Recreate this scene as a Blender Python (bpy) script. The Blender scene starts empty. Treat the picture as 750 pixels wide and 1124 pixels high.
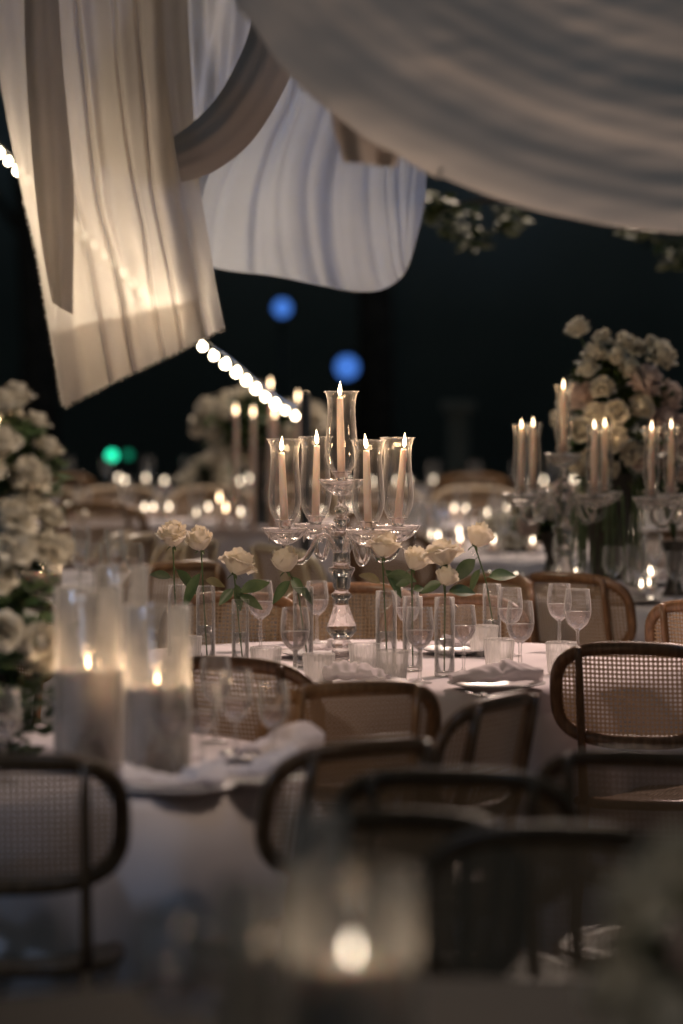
import bpy, math, random
from math import sin, cos, pi, radians as R
from mathutils import Vector, Matrix, noise
random.seed(7)
S = bpy.context.scene
COL = S.collection

# ------------------------------------------------------------------ camera
F, CU, CV, H = 4215.0, 375.0, 562.0, 1.75          # focal length in px of a 1124 px tall frame, centre, eye height
PITCH = math.atan(202 / 4215)
cam = bpy.data.cameras.new('camera'); co = bpy.data.objects.new('camera', cam); COL.objects.link(co)
co.location = (0, 0, H); co.rotation_euler = (pi / 2 - PITCH, 0, 0)
cam.sensor_fit = 'VERTICAL'; cam.sensor_height = 36; cam.lens = 135
cam.clip_start = .1; cam.clip_end = 500
cam.dof.use_dof = True; cam.dof.focus_distance = 11.35; cam.dof.aperture_fstop = 1.8; cam.dof.aperture_blades = 0
S.camera = co

def at(u, v, Y):
    x = (u - CU) / F; y = (CV - v) / F
    d = Vector((x, cos(PITCH) + y * sin(PITCH), -sin(PITCH) + y * cos(PITCH)))
    return Vector((0, 0, H)) + d * (Y / d.y)
def on(u, v, z):
    x = (u - CU) / F; y = (CV - v) / F
    d = Vector((x, cos(PITCH) + y * sin(PITCH), -sin(PITCH) + y * cos(PITCH)))
    return Vector((0, 0, H)) + d * ((z - H) / d.z)

# ------------------------------------------------------------------ render settings, night sky
S.view_settings.view_transform = 'Standard'; S.view_settings.look = 'None'
S.view_settings.exposure = 0; S.view_settings.gamma = 1
cy = S.cycles
cy.use_denoising = True
try: cy.denoiser = 'OPENIMAGEDENOISE'; cy.denoising_input_passes = 'RGB_ALBEDO_NORMAL'
except Exception: pass
cy.max_bounces = 12; cy.transparent_max_bounces = 24; cy.transmission_bounces = 10; cy.glossy_bounces = 4; cy.diffuse_bounces = 3
cy.sample_clamp_indirect = 5; cy.sample_clamp_direct = 30; cy.blur_glossy = .5
w = bpy.data.worlds.new('World'); S.world = w; w.use_nodes = True
bg = w.node_tree.nodes['Background']
bg.inputs[0].default_value = (.66, .90, .95, 1); bg.inputs[1].default_value = .034

def lamp(kind, name, loc, target, energy, color, **kw):
    l = bpy.data.lights.new(name, kind); l.energy = energy; l.color = color
    for k, v_ in kw.items(): setattr(l, k, v_)
    o = bpy.data.objects.new(name, l); COL.objects.link(o); o.location = loc
    if target is not None:
        o.rotation_euler = (Vector(target) - Vector(loc)).to_track_quat('-Z', 'Y').to_euler()
    return o
lamp('SUN', 'moonlight', (0, 0, 10), Vector((0, 0, 10)) + Vector((-.35, .55, -1.1)), .13, (.46, .66, 1), angle=R(12))
lamp('SPOT', 'warm_canopy_light', (1.6, 12.9, 3.7), (.1, 11.35, .75), 500, (1, .71, .60), spot_size=R(66), spot_blend=.5, shadow_soft_size=.18)
lamp('AREA', 'warm_drape_light', (-1.2, 15.4, 3.6), (-.85, 13, 2.0), 1.5, (1, .80, .60), size=.8)
lamp('AREA', 'warm_far_light', (1.2, 20, 5.0), (.4, 17.5, .75), 230, (1, .78, .62), size=1.2)
lamp('SPOT', 'warm_front_spot', (-2.4, 6.5, 4.2), (.1, 11.4, 1.05), 480, (1, .74, .54), spot_size=R(19), spot_blend=.7, shadow_soft_size=.25)
lamp('SPOT', 'warm_flower_spot', (1.6, 6.6, 3.2), (-.90, 8.75, .93), 340, (1, .76, .58), spot_size=R(26), spot_blend=.8, shadow_soft_size=.25)  # unseen fill spot added to brighten the left flowers and pillar candles
lamp('SPOT', 'warm_near_spot', (2.2, 2.4, 2.8), (.42, 4.65, 1.12), 80, (1, .80, .62), spot_size=R(16), spot_blend=.8, shadow_soft_size=.2)  # unseen fill spot added for the foreground flowers
lamp('SPOT', 'cool_side_spot', (-4.2, 5.2, 3.4), (-.7, 8.2, .5), 130, (.50, .68, 1), spot_size=R(26), spot_blend=.8, shadow_soft_size=.15)
lamp('SPOT', 'warm_swag_spot', (1.5, 6.9, 1.3), (.5, 8.7, 2.5), 62, (1, .77, .63), spot_size=R(75), spot_blend=.9, shadow_soft_size=.5)  # unseen spot added below to brighten the swag

# ------------------------------------------------------------------ materials
def mat(name):
    m = bpy.data.materials.new(name); m.use_nodes = True
    nt = m.node_tree; nt.nodes.clear()
    out = nt.nodes.new('ShaderNodeOutputMaterial')
    return m, nt, out
def nd(nt, t, **kw):
    n = nt.nodes.new(t)
    for k, v_ in kw.items(): setattr(n, k, v_)
    return n
def noise_col(nt, c1, c2, scale, detail=4, coord='Object'):
    tc = nd(nt, 'ShaderNodeTexCoord'); nz = nd(nt, 'ShaderNodeTexNoise'); rp = nd(nt, 'ShaderNodeValToRGB')
    nz.inputs['Scale'].default_value = scale; nz.inputs['Detail'].default_value = detail
    rp.color_ramp.elements[0].position = .35; rp.color_ramp.elements[1].position = .65
    rp.color_ramp.elements[0].color = (*c1, 1); rp.color_ramp.elements[1].color = (*c2, 1)
    nt.links.new(tc.outputs[coord], nz.inputs['Vector']); nt.links.new(nz.outputs['Fac'], rp.inputs['Fac'])
    return rp.outputs['Color'], nz.outputs['Fac'], tc
def pbr(name, c1, c2=None, rough=.5, scale=8, bump=0, bscale=60, **inp):
    m, nt, out = mat(name)
    p = nd(nt, 'ShaderNodeBsdfPrincipled'); nt.links.new(p.outputs[0], out.inputs[0])
    c, f, tc = noise_col(nt, c1, c2 or c1, scale)
    nt.links.new(c, p.inputs['Base Color']); p.inputs['Roughness'].default_value = rough
    for k, v_ in inp.items(): p.inputs[k.replace('_', ' ')].default_value = v_
    if bump:
        nz = nd(nt, 'ShaderNodeTexNoise'); nz.inputs['Scale'].default_value = bscale
        nt.links.new(tc.outputs['Object'], nz.inputs['Vector'])
        b = nd(nt, 'ShaderNodeBump'); b.inputs['Strength'].default_value = bump; b.inputs['Distance'].default_value = .01
        nt.links.new(nz.outputs['Fac'], b.inputs['Height']); nt.links.new(b.outputs[0], p.inputs['Normal'])
    return m
def cloth_mat(name, col, transl=.4, transp=0.0, weave=0.15):
    m, nt, out = mat(name)
    c, f, tc = noise_col(nt, tuple(x * .9 for x in col), col, 3)
    df = nd(nt, 'ShaderNodeBsdfDiffuse'); tr = nd(nt, 'ShaderNodeBsdfTranslucent'); tp = nd(nt, 'ShaderNodeBsdfTransparent')
    m1 = nd(nt, 'ShaderNodeMixShader'); m2 = nd(nt, 'ShaderNodeMixShader')
    nt.links.new(c, df.inputs[0]); nt.links.new(c, tr.inputs[0])
    m1.inputs[0].default_value = transl; m2.inputs[0].default_value = transp
    nt.links.new(df.outputs[0], m1.inputs[1]); nt.links.new(tr.outputs[0], m1.inputs[2])
    nt.links.new(m1.outputs[0], m2.inputs[1]); nt.links.new(tp.outputs[0], m2.inputs[2]); nt.links.new(m2.outputs[0], out.inputs[0])
    nz = nd(nt, 'ShaderNodeTexNoise'); nz.inputs['Scale'].default_value = 160; nz.inputs['Detail'].default_value = 3
    b = nd(nt, 'ShaderNodeBump'); b.inputs['Strength'].default_value = weave; b.inputs['Distance'].default_value = .004
    nt.links.new(tc.outputs['Object'], nz.inputs['Vector']); nt.links.new(nz.outputs['Fac'], b.inputs['Height'])
    nt.links.new(b.outputs[0], df.inputs['Normal'])
    return m
def emit(name, col, s):
    m, nt, out = mat(name); e = nd(nt, 'ShaderNodeEmission'); e.inputs[0].default_value = (*col, 1); e.inputs[1].default_value = s
    nt.links.new(e.outputs[0], out.inputs[0]); return m
def thin_glass(name, tint=(1, 1, 1), painted_haze=.05, refl=.0, rough=.08):
    """single-wall clear glass: see-through, Fresnel reflection, whitish rim highlights painted in at grazing angles"""
    m, nt, out = mat(name)
    tp = nd(nt, 'ShaderNodeBsdfTransparent'); tp.inputs[0].default_value = (*tint, 1)
    gl = nd(nt, 'ShaderNodeBsdfGlossy'); gl.inputs['Roughness'].default_value = rough
    df = nd(nt, 'ShaderNodeBsdfDiffuse'); df.inputs[0].default_value = (.85, .83, .8, 1)
    tl = nd(nt, 'ShaderNodeBsdfTranslucent'); tl.inputs[0].default_value = (.85, .83, .8, 1)
    ad = nd(nt, 'ShaderNodeMixShader'); ad.inputs[0].default_value = .5
    nt.links.new(df.outputs[0], ad.inputs[1]); nt.links.new(tl.outputs[0], ad.inputs[2])
    lw = nd(nt, 'ShaderNodeLayerWeight'); lw.inputs[0].default_value = .35
    tc = nd(nt, 'ShaderNodeTexCoord'); nz = nd(nt, 'ShaderNodeTexNoise'); nz.inputs['Scale'].default_value = 45
    nt.links.new(tc.outputs['Object'], nz.inputs['Vector'])
    b = nd(nt, 'ShaderNodeBump'); b.inputs['Strength'].default_value = .25; b.inputs['Distance'].default_value = .004
    nt.links.new(nz.outputs['Fac'], b.inputs['Height']); nt.links.new(b.outputs[0], gl.inputs['Normal'])
    ma = nd(nt, 'ShaderNodeMath', operation='MULTIPLY_ADD'); ma.inputs[1].default_value = .75; ma.inputs[2].default_value = .01 + refl
    nt.links.new(lw.outputs['Fresnel'], ma.inputs[0])
    mx = nd(nt, 'ShaderNodeMixShader'); nt.links.new(ma.outputs[0], mx.inputs[0])
    nt.links.new(tp.outputs[0], mx.inputs[1]); nt.links.new(gl.outputs[0], mx.inputs[2])
    mb = nd(nt, 'ShaderNodeMath', operation='MULTIPLY_ADD'); mb.inputs[1].default_value = min(.85, painted_haze * 11); mb.inputs[2].default_value = painted_haze * .4  # white diffuse share paints the bright rims of the glass
    pw = nd(nt, 'ShaderNodeMath', operation='POWER'); pw.inputs[1].default_value = 3.2
    lw2 = nd(nt, 'ShaderNodeLayerWeight'); lw2.inputs[0].default_value = .5
    nt.links.new(lw2.outputs['Facing'], pw.inputs[0]); nt.links.new(pw.outputs[0], mb.inputs[0])
    m2 = nd(nt, 'ShaderNodeMixShader'); nt.links.new(mb.outputs[0], m2.inputs[0])
    nt.links.new(mx.outputs[0], m2.inputs[1]); nt.links.new(ad.outputs[0], m2.inputs[2]); nt.links.new(m2.outputs[0], out.inputs[0])
    return m
def crystal(name, mixt=.3, tint=(1, .97, .95), painted_haze=.12):
    m, nt, out = mat(name)
    g = nd(nt, 'ShaderNodeBsdfGlass'); g.inputs['IOR'].default_value = 1.48; g.inputs['Roughness'].default_value = .03
    g.inputs[0].default_value = (*tint, 1)
    tp = nd(nt, 'ShaderNodeBsdfTransparent'); df = nd(nt, 'ShaderNodeBsdfDiffuse'); df.inputs[0].default_value = (.9, .87, .84, 1)
    a = nd(nt, 'ShaderNodeMixShader'); a.inputs[0].default_value = mixt
    nt.links.new(g.outputs[0], a.inputs[1]); nt.links.new(tp.outputs[0], a.inputs[2])
    b = nd(nt, 'ShaderNodeMixShader'); lw = nd(nt, 'ShaderNodeLayerWeight'); pw = nd(nt, 'ShaderNodeMath', operation='POWER'); pw.inputs[1].default_value = 4
    ml = nd(nt, 'ShaderNodeMath', operation='MULTIPLY_ADD'); ml.inputs[1].default_value = painted_haze * 7; ml.inputs[2].default_value = 0  # whitish edge highlights painted onto the crystal
    nt.links.new(lw.outputs['Facing'], pw.inputs[0]); nt.links.new(pw.outputs[0], ml.inputs[0]); nt.links.new(ml.outputs[0], b.inputs[0])
    nt.links.new(a.outputs[0], b.inputs[1]); nt.links.new(df.outputs[0], b.inputs[2]); nt.links.new(b.outputs[0], out.inputs[0])
    return m
def wood_mat(name, c1, c2, rough=.32):
    m, nt, out = mat(name)
    p = nd(nt, 'ShaderNodeBsdfPrincipled'); nt.links.new(p.outputs[0], out.inputs[0])
    tc = nd(nt, 'ShaderNodeTexCoord'); mp = nd(nt, 'ShaderNodeMapping'); mp.inputs['Scale'].default_value = (30, 30, 4)
    nz = nd(nt, 'ShaderNodeTexNoise'); nz.inputs['Scale'].default_value = 3; nz.inputs['Detail'].default_value = 6
    rp = nd(nt, 'ShaderNodeValToRGB'); rp.color_ramp.elements[0].color = (*c1, 1); rp.color_ramp.elements[1].color = (*c2, 1)
    rp.color_ramp.elements[0].position = .35; rp.color_ramp.elements[1].position = .7
    nt.links.new(tc.outputs['Object'], mp.inputs[0]); nt.links.new(mp.outputs[0], nz.inputs['Vector'])
    nt.links.new(nz.outputs['Fac'], rp.inputs[0]); nt.links.new(rp.outputs[0], p.inputs['Base Color'])
    p.inputs['Roughness'].default_value = rough; p.inputs['Coat Weight'].default_value = .15 if rough < .5 else 0; p.inputs['Coat Roughness'].default_value = .2
    return m
def cane_mat(name, col, pitch=.0125):
    m, nt, out = mat(name)
    uv = nd(nt, 'ShaderNodeTexCoord')
    sc = nd(nt, 'ShaderNodeVectorMath', operation='SCALE'); sc.inputs['Scale'].default_value = 1 / pitch
    fr = nd(nt, 'ShaderNodeVectorMath', operation='FRACTION'); sb = nd(nt, 'ShaderNodeVectorMath', operation='SUBTRACT')
    sb.inputs[1].default_value = (.5, .5, 0); ln = nd(nt, 'ShaderNodeVectorMath', operation='LENGTH')
    lt = nd(nt, 'ShaderNodeMath', operation='LESS_THAN'); lt.inputs[1].default_value = .31
    mul = nd(nt, 'ShaderNodeVectorMath', operation='MULTIPLY'); mul.inputs[1].default_value = (1, 1, 0)
    for a, b in ((uv.outputs['UV'], sc.inputs[0]), (sc.outputs[0], fr.inputs[0]), (fr.outputs[0], sb.inputs[0]), (sb.outputs[0], mul.inputs[0]),
                 (mul.outputs[0], ln.inputs[0]), (ln.outputs['Value'], lt.inputs[0])): nt.links.new(a, b)
    df = nd(nt, 'ShaderNodeBsdfPrincipled'); df.inputs['Base Color'].default_value = (*col, 1); df.inputs['Roughness'].default_value = .5
    tl = nd(nt, 'ShaderNodeBsdfTranslucent'); tl.inputs[0].default_value = (*col, 1)
    m0 = nd(nt, 'ShaderNodeMixShader'); m0.inputs[0].default_value = .2
    nt.links.new(df.outputs[0], m0.inputs[1]); nt.links.new(tl.outputs[0], m0.inputs[2])
    tp = nd(nt, 'ShaderNodeBsdfTransparent'); mx = nd(nt, 'ShaderNodeMixShader')
    nt.links.new(lt.outputs[0], mx.inputs[0]); nt.links.new(m0.outputs[0], mx.inputs[1]); nt.links.new(tp.outputs[0], mx.inputs[2])
    nt.links.new(mx.outputs[0], out.inputs[0]); return m
def petal_mat(name, c1, c2):
    m, nt, out = mat(name)
    c, f, tc = noise_col(nt, c1, c2, 30)
    p = nd(nt, 'ShaderNodeBsdfPrincipled'); p.inputs['Roughness'].default_value = .6; nt.links.new(c, p.inputs['Base Color'])
    tl = nd(nt, 'ShaderNodeBsdfTranslucent'); nt.links.new(c, tl.inputs[0])
    mx = nd(nt, 'ShaderNodeMixShader'); mx.inputs[0].default_value = .35
    nt.links.new(p.outputs[0], mx.inputs[1]); nt.links.new(tl.outputs[0], mx.inputs[2]); nt.links.new(mx.outputs[0], out.inputs[0]); return m

M = dict(
    linen=cloth_mat('table_linen', (.80, .74, .75), .12),
    napkin=cloth_mat('napkin_linen', (.84, .78, .79), .2),
    sheer=cloth_mat('sheer_drape', (.80, .73, .66), .5, .17, .05),
    swag=cloth_mat('swag_drape', (.78, .69, .61), .12, .0, .05),
    voile=cloth_mat('white_drape', (.80, .80, .82), .55, .0),
    grey=cloth_mat('shaded_drape', (.55, .52, .5), .15, .0),  # same fabric as the other drapes, darkened to paint its shade
    wood=wood_mat('lacquered_wood', (.13, .065, .03), (.26, .14, .068)),
    wood_light=wood_mat('honey_wood', (.20, .11, .05), (.36, .21, .10)),
    wood_lit=wood_mat('lit_wood', (.46, .36, .25), (.62, .50, .36)),  # chair wood lightened to paint light from above on background chairs
    cane=cane_mat('woven_cane', (.34, .23, .14)),
    glass=thin_glass('clear_glass', painted_haze=.06, refl=.015),
    haze_glass=thin_glass('hazed_cylinder_glass', (.99, .98, .96), painted_haze=.08, refl=.05),  # milky haze painted in for light streaks on the cylinders
    crystal=crystal('crystal'),
    gobletm=thin_glass('goblet_glass', painted_haze=.11, refl=.05, rough=.05), pressed=thin_glass('pressed_glass', painted_haze=.85, refl=.08, rough=.12),
    rough_wood=wood_mat('rough_dark_wood', (.05, .028, .014), (.09, .05, .025), .8),
    water=thin_glass('water', (.95, .96, .96), painted_haze=.01, refl=-.01),
    wax=pbr('peach_wax', (.86, .70, .60), (.89, .75, .66), .45, Subsurface_Weight=.5, Subsurface_Scale=.02, Subsurface_Radius=(1, .62, .42)),
    wax_white=pbr('ivory_wax', (.88, .74, .64), (.90, .76, .66), .5, Subsurface_Weight=.5, Subsurface_Scale=.02, Subsurface_Radius=(1, .62, .42)),
    wick=pbr('wick', (.03, .02, .015), rough=.9),
    flame=emit('flame', (1, .72, .42), 18), flame_near=emit('near_flame', (1, .84, .64), 100), flame_far=emit('far_flame', (1, .70, .42), 9),
    glint=emit('glint_flame', (1, .80, .58), 8),
    bulb=emit('warm_bulb', (1, .82, .56), 12), blue=emit('blue_lamp_lens', (.07, .22, .75), .95), green=emit('green_lamp_lens', (.02, .85, .45), 2.6),
    metal=pbr('silver', (.7, .68, .66), rough=.22, Metallic=1.0), black=pbr('black_metal', (.02, .02, .022), rough=.5),
    china=pbr('china', (.78, .75, .75), rough=.2),
    rose=petal_mat('cream_petal', (.84, .76, .60), (.88, .82, .70)),
    rosedim=petal_mat('ivory_petal', (.70, .65, .54), (.82, .79, .70)),
    pink=petal_mat('blush_petal', (.72, .60, .56), (.80, .69, .64)),
    leaf=pbr('leaf', (.045, .085, .03), (.11, .16, .07), .45, 20), stem=pbr('stem', (.06, .10, .03), rough=.5),
    leafdry=pbr('olive_leaf', (.17, .15, .07), (.26, .22, .11), .6, 20),
    bark=pbr('bark', (.05, .035, .025), (.10, .075, .055), .9, 10, .5, 30),
    crown=pbr('tree_leaf', (.05, .09, .025), (.15, .18, .07), .6, 6),
    ground=pbr('stone_paving', (.09, .075, .06), (.15, .12, .10), .7, 2, .3, 12),
    render=pbr('backdrop_plaster', (.20, .24, .235), (.42, .46, .44), .85, .22, .2, 20),  # tone chosen so the added backdrop gives the lifted night black
    stone=pbr('pale_stone', (.30, .28, .24), (.42, .39, .34), .8, 3, .2, 20),
    vase=pbr('dark_bronze', (.05, .045, .04), (.09, .08, .07), .35, 8, Metallic=.6),
    cable=pbr('cable', (.02, .02, .02), rough=.6))

# ------------------------------------------------------------------ mesh helpers
class MB:
    def __init__(s): s.v = []; s.f = []; s.uv = {}
    def add(s, vs, fs):
        b = len(s.v); s.v += [Vector(p) for p in vs]; s.f += [tuple(b + i for i in f) for f in fs]; return b
    def grid(s, fn, nu, nv, closed=False):
        vs = [fn(i / (nu if closed else nu - 1) if nu > 1 else 0, j / (nv - 1)) for j in range(nv) for i in range(nu)]
        fs = []
        for j in range(nv - 1):
            for i in range(nu if closed else nu - 1):
                k = (i + 1) % nu
                fs.append((j * nu + i, j * nu + k, (j + 1) * nu + k, (j + 1) * nu + i))
        s.add(vs, fs)
    def lathe(s, prof, n=24, loc=(0, 0, 0), rib=0, nr=0, rz=None):
        L = Vector(loc)
        def fn(a, t):
            r, z = prof[int(round(t * (len(prof) - 1)))]
            rr = r * (1 + rib * cos(a * 2 * pi * nr)) if rz is None or rz[0] < z < rz[1] else r
            return L + Vector((rr * cos(a * 2 * pi), rr * sin(a * 2 * pi), z))
        s.grid(fn, n, len(prof), True)
        for idx, rev in ((0, True), (len(prof) - 1, False)):
            if prof[idx][0] < 1e-6: continue
    def sweep(s, pts, ra, rb=None, n=8, closed=False, ref=(0, 1, 0), taper=None):
        rb = rb or ra; pts = [Vector(p) for p in pts]; m = len(pts); vs = []
        for i, p in enumerate(pts):
            a = pts[(i - 1) % m] if closed or i > 0 else p; b = pts[(i + 1) % m] if closed or i < m - 1 else p
            T = (b - a).normalized(); rf = Vector(ref)
            if abs(rf.dot(T)) > .95: rf = Vector((1, 0, 0))
            N = (rf - T * rf.dot(T)).normalized(); B = T.cross(N)
            k = taper[i] if taper else 1
            for q in range(n):
                c = 2 * pi * q / n; vs.append(p + N * (cos(c) * ra * k) + B * (sin(c) * rb * k))
        fs = []
        for i in range(m if closed else m - 1):
            for q in range(n):
                j = (i + 1) % m; r = (q + 1) % n
                fs.append((i * n + q, i * n + r, j * n + r, j * n + q))
        if not closed: fs.append(tuple(range(n))[::-1]); fs.append(tuple((m - 1) * n + q for q in range(n)))
        s.add(vs, fs)
    def box(s, c, d, rz=0):
        c = Vector(c); m_ = Matrix.Rotation(rz, 3, 'Z')
        vs = [c + m_ @ Vector((x * d[0] / 2, y * d[1] / 2, z * d[2] / 2)) for x in (-1, 1) for y in (-1, 1) for z in (-1, 1)]
        s.add(vs, [(0, 1, 3, 2), (4, 6, 7, 5), (0, 4, 5, 1), (2, 3, 7, 6), (0, 2, 6, 4), (1, 5, 7, 3)])
    def mesh(s, name, smooth=True, uv=None):
        me = bpy.data.meshes.new(name); me.from_pydata([tuple(p) for p in s.v], [], s.f)
        if smooth: me.polygons.foreach_set('use_smooth', [True] * len(me.polygons))
        if uv:
            l = me.uv_layers.new(name='UVMap')
            for lp in me.loops: l.data[lp.index].uv = uv(s.v[lp.vertex_index])
        me.update(); return me
    def build(s, name, m, parent=None, smooth=True, uv=None, bevel=0, solid=0):
        me = s.mesh(name, smooth, uv); me.materials.append(m)
        o = bpy.data.objects.new(name, me); COL.objects.link(o)
        if parent is not None: o.parent = parent
        if solid:
            md = o.modifiers.new('s', 'SOLIDIFY'); md.thickness = solid; md.offset = 0
        if bevel:
            md = o.modifiers.new('b', 'BEVEL'); md.width = bevel; md.segments = 2
        return o
def tag(o, label=None, cat=None, group=None, kind=None):
    if label: o['label'] = label
    if cat: o['category'] = cat
    if group: o['group'] = group
    if kind: o['kind'] = kind
    return o
def thing(name, label, cat, loc=(0, 0, 0), rz=0, group=None):
    o = bpy.data.objects.new(name, None); COL.objects.link(o); o.location = loc; o.rotation_euler = (0, 0, rz)
    o.empty_display_size = .1
    return tag(o, label, cat, group)
KIDS = {}
def children(o): return list(o.children)
def dup(o, loc=None, rz=None, label=None, group=None, parent=None, scale=None):
    c = o.copy(); COL.objects.link(c)
    if parent is not None: c.parent = parent
    if loc is not None: c.location = loc
    if rz is not None: c.rotation_euler = (0, 0, rz)
    if scale is not None: c.scale = (scale,) * 3 if isinstance(scale, (int, float)) else scale
    if label: c['label'] = label
    if group: c['group'] = group
    for ch in children(o): dup(ch, parent=c)
    return c
class Maker:
    """first call moves the prototype, later calls copy it with its parts"""
    def __init__(s, proto): s.p = proto; s.used = False
    def __call__(s, loc, rz=0, label=None, group=None, scale=None):
        if not s.used:
            s.used = True; o = s.p; o.location = loc; o.rotation_euler = (0, 0, rz)
            if scale is not None: o.scale = (scale,) * 3 if isinstance(scale, (int, float)) else scale
            if label: o['label'] = label
            if group: o['group'] = group
            return o
        return dup(s.p, loc, rz, label, group, scale=scale if scale is not None else 1.0)

# ------------------------------------------------------------------ ground and far backdrop
g = MB(); g.grid(lambda a, b: (-120 + 240 * a, -20 + 260 * b, 0), 2, 2)
tag(g.build('ground', M['ground']), 'dark stone paving of the evening venue', kind='structure')

def leafcloud(mb, clumps, n, size, flat=.4):
    for k in range(n):
        c, r = random.choice(clumps); c = Vector(c)
        d = Vector((random.gauss(0, 1), random.gauss(0, 1), random.gauss(0, 1))).normalized() * r * random.uniform(.35, 1) ** .6
        p = c + d; a = random.uniform(0, 2 * pi); sz = size * random.uniform(.6, 1.4)
        ax = Vector((cos(a), sin(a), random.uniform(-flat, flat))).normalized(); up = Vector((random.gauss(0, .6), random.gauss(0, .6), 1)).normalized()
        sd = ax.cross(up).normalized() * sz * .32
        mb.add([p, p + ax * sz * .45 + sd, p + ax * sz, p + ax * sz * .45 - sd], [(0, 1, 2, 3)])
def tree(x, y, h, r, label, n=2600, leaf=.16, low=.45):
    t = thing('shade_tree', label, 'tree', (x, y, 0), 0, None)
    tr = MB(); path = [(0, 0, 0), (.05, 0, h * .2), (-.06, .05, h * .4), (.1, 0, h * .6), (.1, .1, h * .8)]
    tr.sweep(path, .16, n=10, taper=[1.3, 1, .8, .55, .25])
    cl = []
    for k in range(9):
        a = k * 2.4; rr = r * random.uniform(.35, .8); z = h * random.uniform(low, .95)
        c = (rr * cos(a), rr * sin(a), z); cl.append((c, r * random.uniform(.28, .45)))
        tr.sweep([(0, 0, z * .65), (c[0] * .5, c[1] * .5, z * .85), c], .05, n=6, taper=[1, .7, .3])
    tr.build('trunk', M['bark'], t)
    f = MB(); leafcloud(f, cl, n, leaf); f.build('crown', M['crown'], t, smooth=False)
    return t
tree(2.75, 27, 6.0, 2.3, 'dark tree with pale lit leaves behind the far right tables', leaf=.14, n=4200, low=.3)
tree(-2.6, 32.5, 8, 2.6, 'dark tree at the far left behind the hanging cloth')
tree(.25, 33, 9, 2.8, 'dark tree in the middle of the night background')
tree(4.6, 33, 9, 2.6, 'tallest dark tree at the far right edge of the background')
# leafy bough reaching in from the right under the swag
t = thing('overhanging_bough', 'dim leafy bough hanging under the large swag at upper right', 'branch', (0, 0, 0))
bm_ = MB(); P0 = at(900, 120, 17); pts = [P0, at(760, 215, 17), at(640, 205, 17.1), at(500, 225, 17)]
bm_.sweep(pts, .03, n=7, taper=[1.6, 1, .6, .3]); bm_.sweep([P0, P0 + Vector((1.2, .3, -1)), Vector((P0.x + 1.6, 17.4, 0))], .09, n=8, taper=[.5, .9, 1.5]); bm_.build('bough', M['bark'], t)
lf = MB(); leafcloud(lf, [(at(500, 245, 17), .10), (at(520, 260, 17), .06), (at(560, 240, 17.2), .07), (at(740, 280, 16.5), .08), (at(700, 250, 17), .08), (at(480, 225, 17), .08)], 330, .07)
lf.build('foliage', M['crown'], t, smooth=False)

b = thing('backdrop_building', 'long added backdrop building with plain walls covering the night sky', 'building', (0, 36, 0))
wl = MB(); wl.box((0, 1.5, 3.2), (40, 3, 6.4)); wl.build('wall', M['render'], b)  # added backdrop wall keeps the brighter sky out of view
rf = MB(); rf.box((0, 1.4, 6.48), (40.6, 3.8, .16)); rf.build('roof', M['render'], b)
cp = thing('stone_pillar', 'pale blurred stone pillar standing alone in the dark background', 'pillar', (at(503, 500, 29).x, 29, 0))
c_ = MB(); c_.box((0, 0, .08), (.3, .3, .16)); c_.build('plinth', M['stone'], cp, bevel=.01)
c_ = MB(); c_.lathe([(.095, .16), (.09, .6), (.085, 1.12)], 20); c_.build('shaft', M['stone'], cp)
c_ = MB(); c_.box((0, 0, 1.16), (.26, .26, .08)); c_.build('capital', M['stone'], cp, bevel=.01)

# stage lamps: housings with glowing lenses on stands
def stage_lamp(u, v, Y, r, m, label, col, en=0, target=None):
    p = at(u, v, Y); t = thing('stage_lamp', label, 'stage lamp', (p.x, p.y, 0))
    s = MB(); s.sweep([(0, .08, 0), (0, .08, p.z - .1)], .015); s.build('stand', M['black'], t)
    for k in range(3):
        a = k * 2 * pi / 3 + .5; s = MB(); s.sweep([(0, .08, .45), (.35 * cos(a), .08 + .35 * sin(a), .01)], .012); s.build('leg', M['black'], t)
    z = p.z; s = MB(); s.grid(lambda a, q: ([r * .5, r * .9, r * 1.15, r * 1.15][int(round(q * 3))] * cos(a * 2 * pi), [.18, .15, .06, -.02][int(round(q * 3))], z + [r * .5, r * .9, r * 1.15, r * 1.15][int(round(q * 3))] * sin(a * 2 * pi)), 24, 4, True)
    s.build('housing', M['black'], t)
    s = MB(); n = 24; s.add([(r * cos(i * 2 * pi / n), -.01, z + r * sin(i * 2 * pi / n)) for i in range(n)], [tuple(range(n))]); s.build('lens', m, t)
    return t
stage_lamp(310, 338, 30, .07, M['blue'], 'blue stage lamp directly under the white drape, the upper left one', 0)
stage_lamp(381, 403, 30, .09, M['blue'], 'brighter and lower of the two blue stage lamps', 0)
stage_lamp(123, 500, 26, .035, M['green'], 'bright green lamp in the dark left of the crystal candelabra', 0)
dg = emit('dim_green_lens', (.01, .30, .16), .8)
stage_lamp(141, 499, 27, .03, dg, 'dim green lamp just right of the bright green one', 0)

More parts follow.
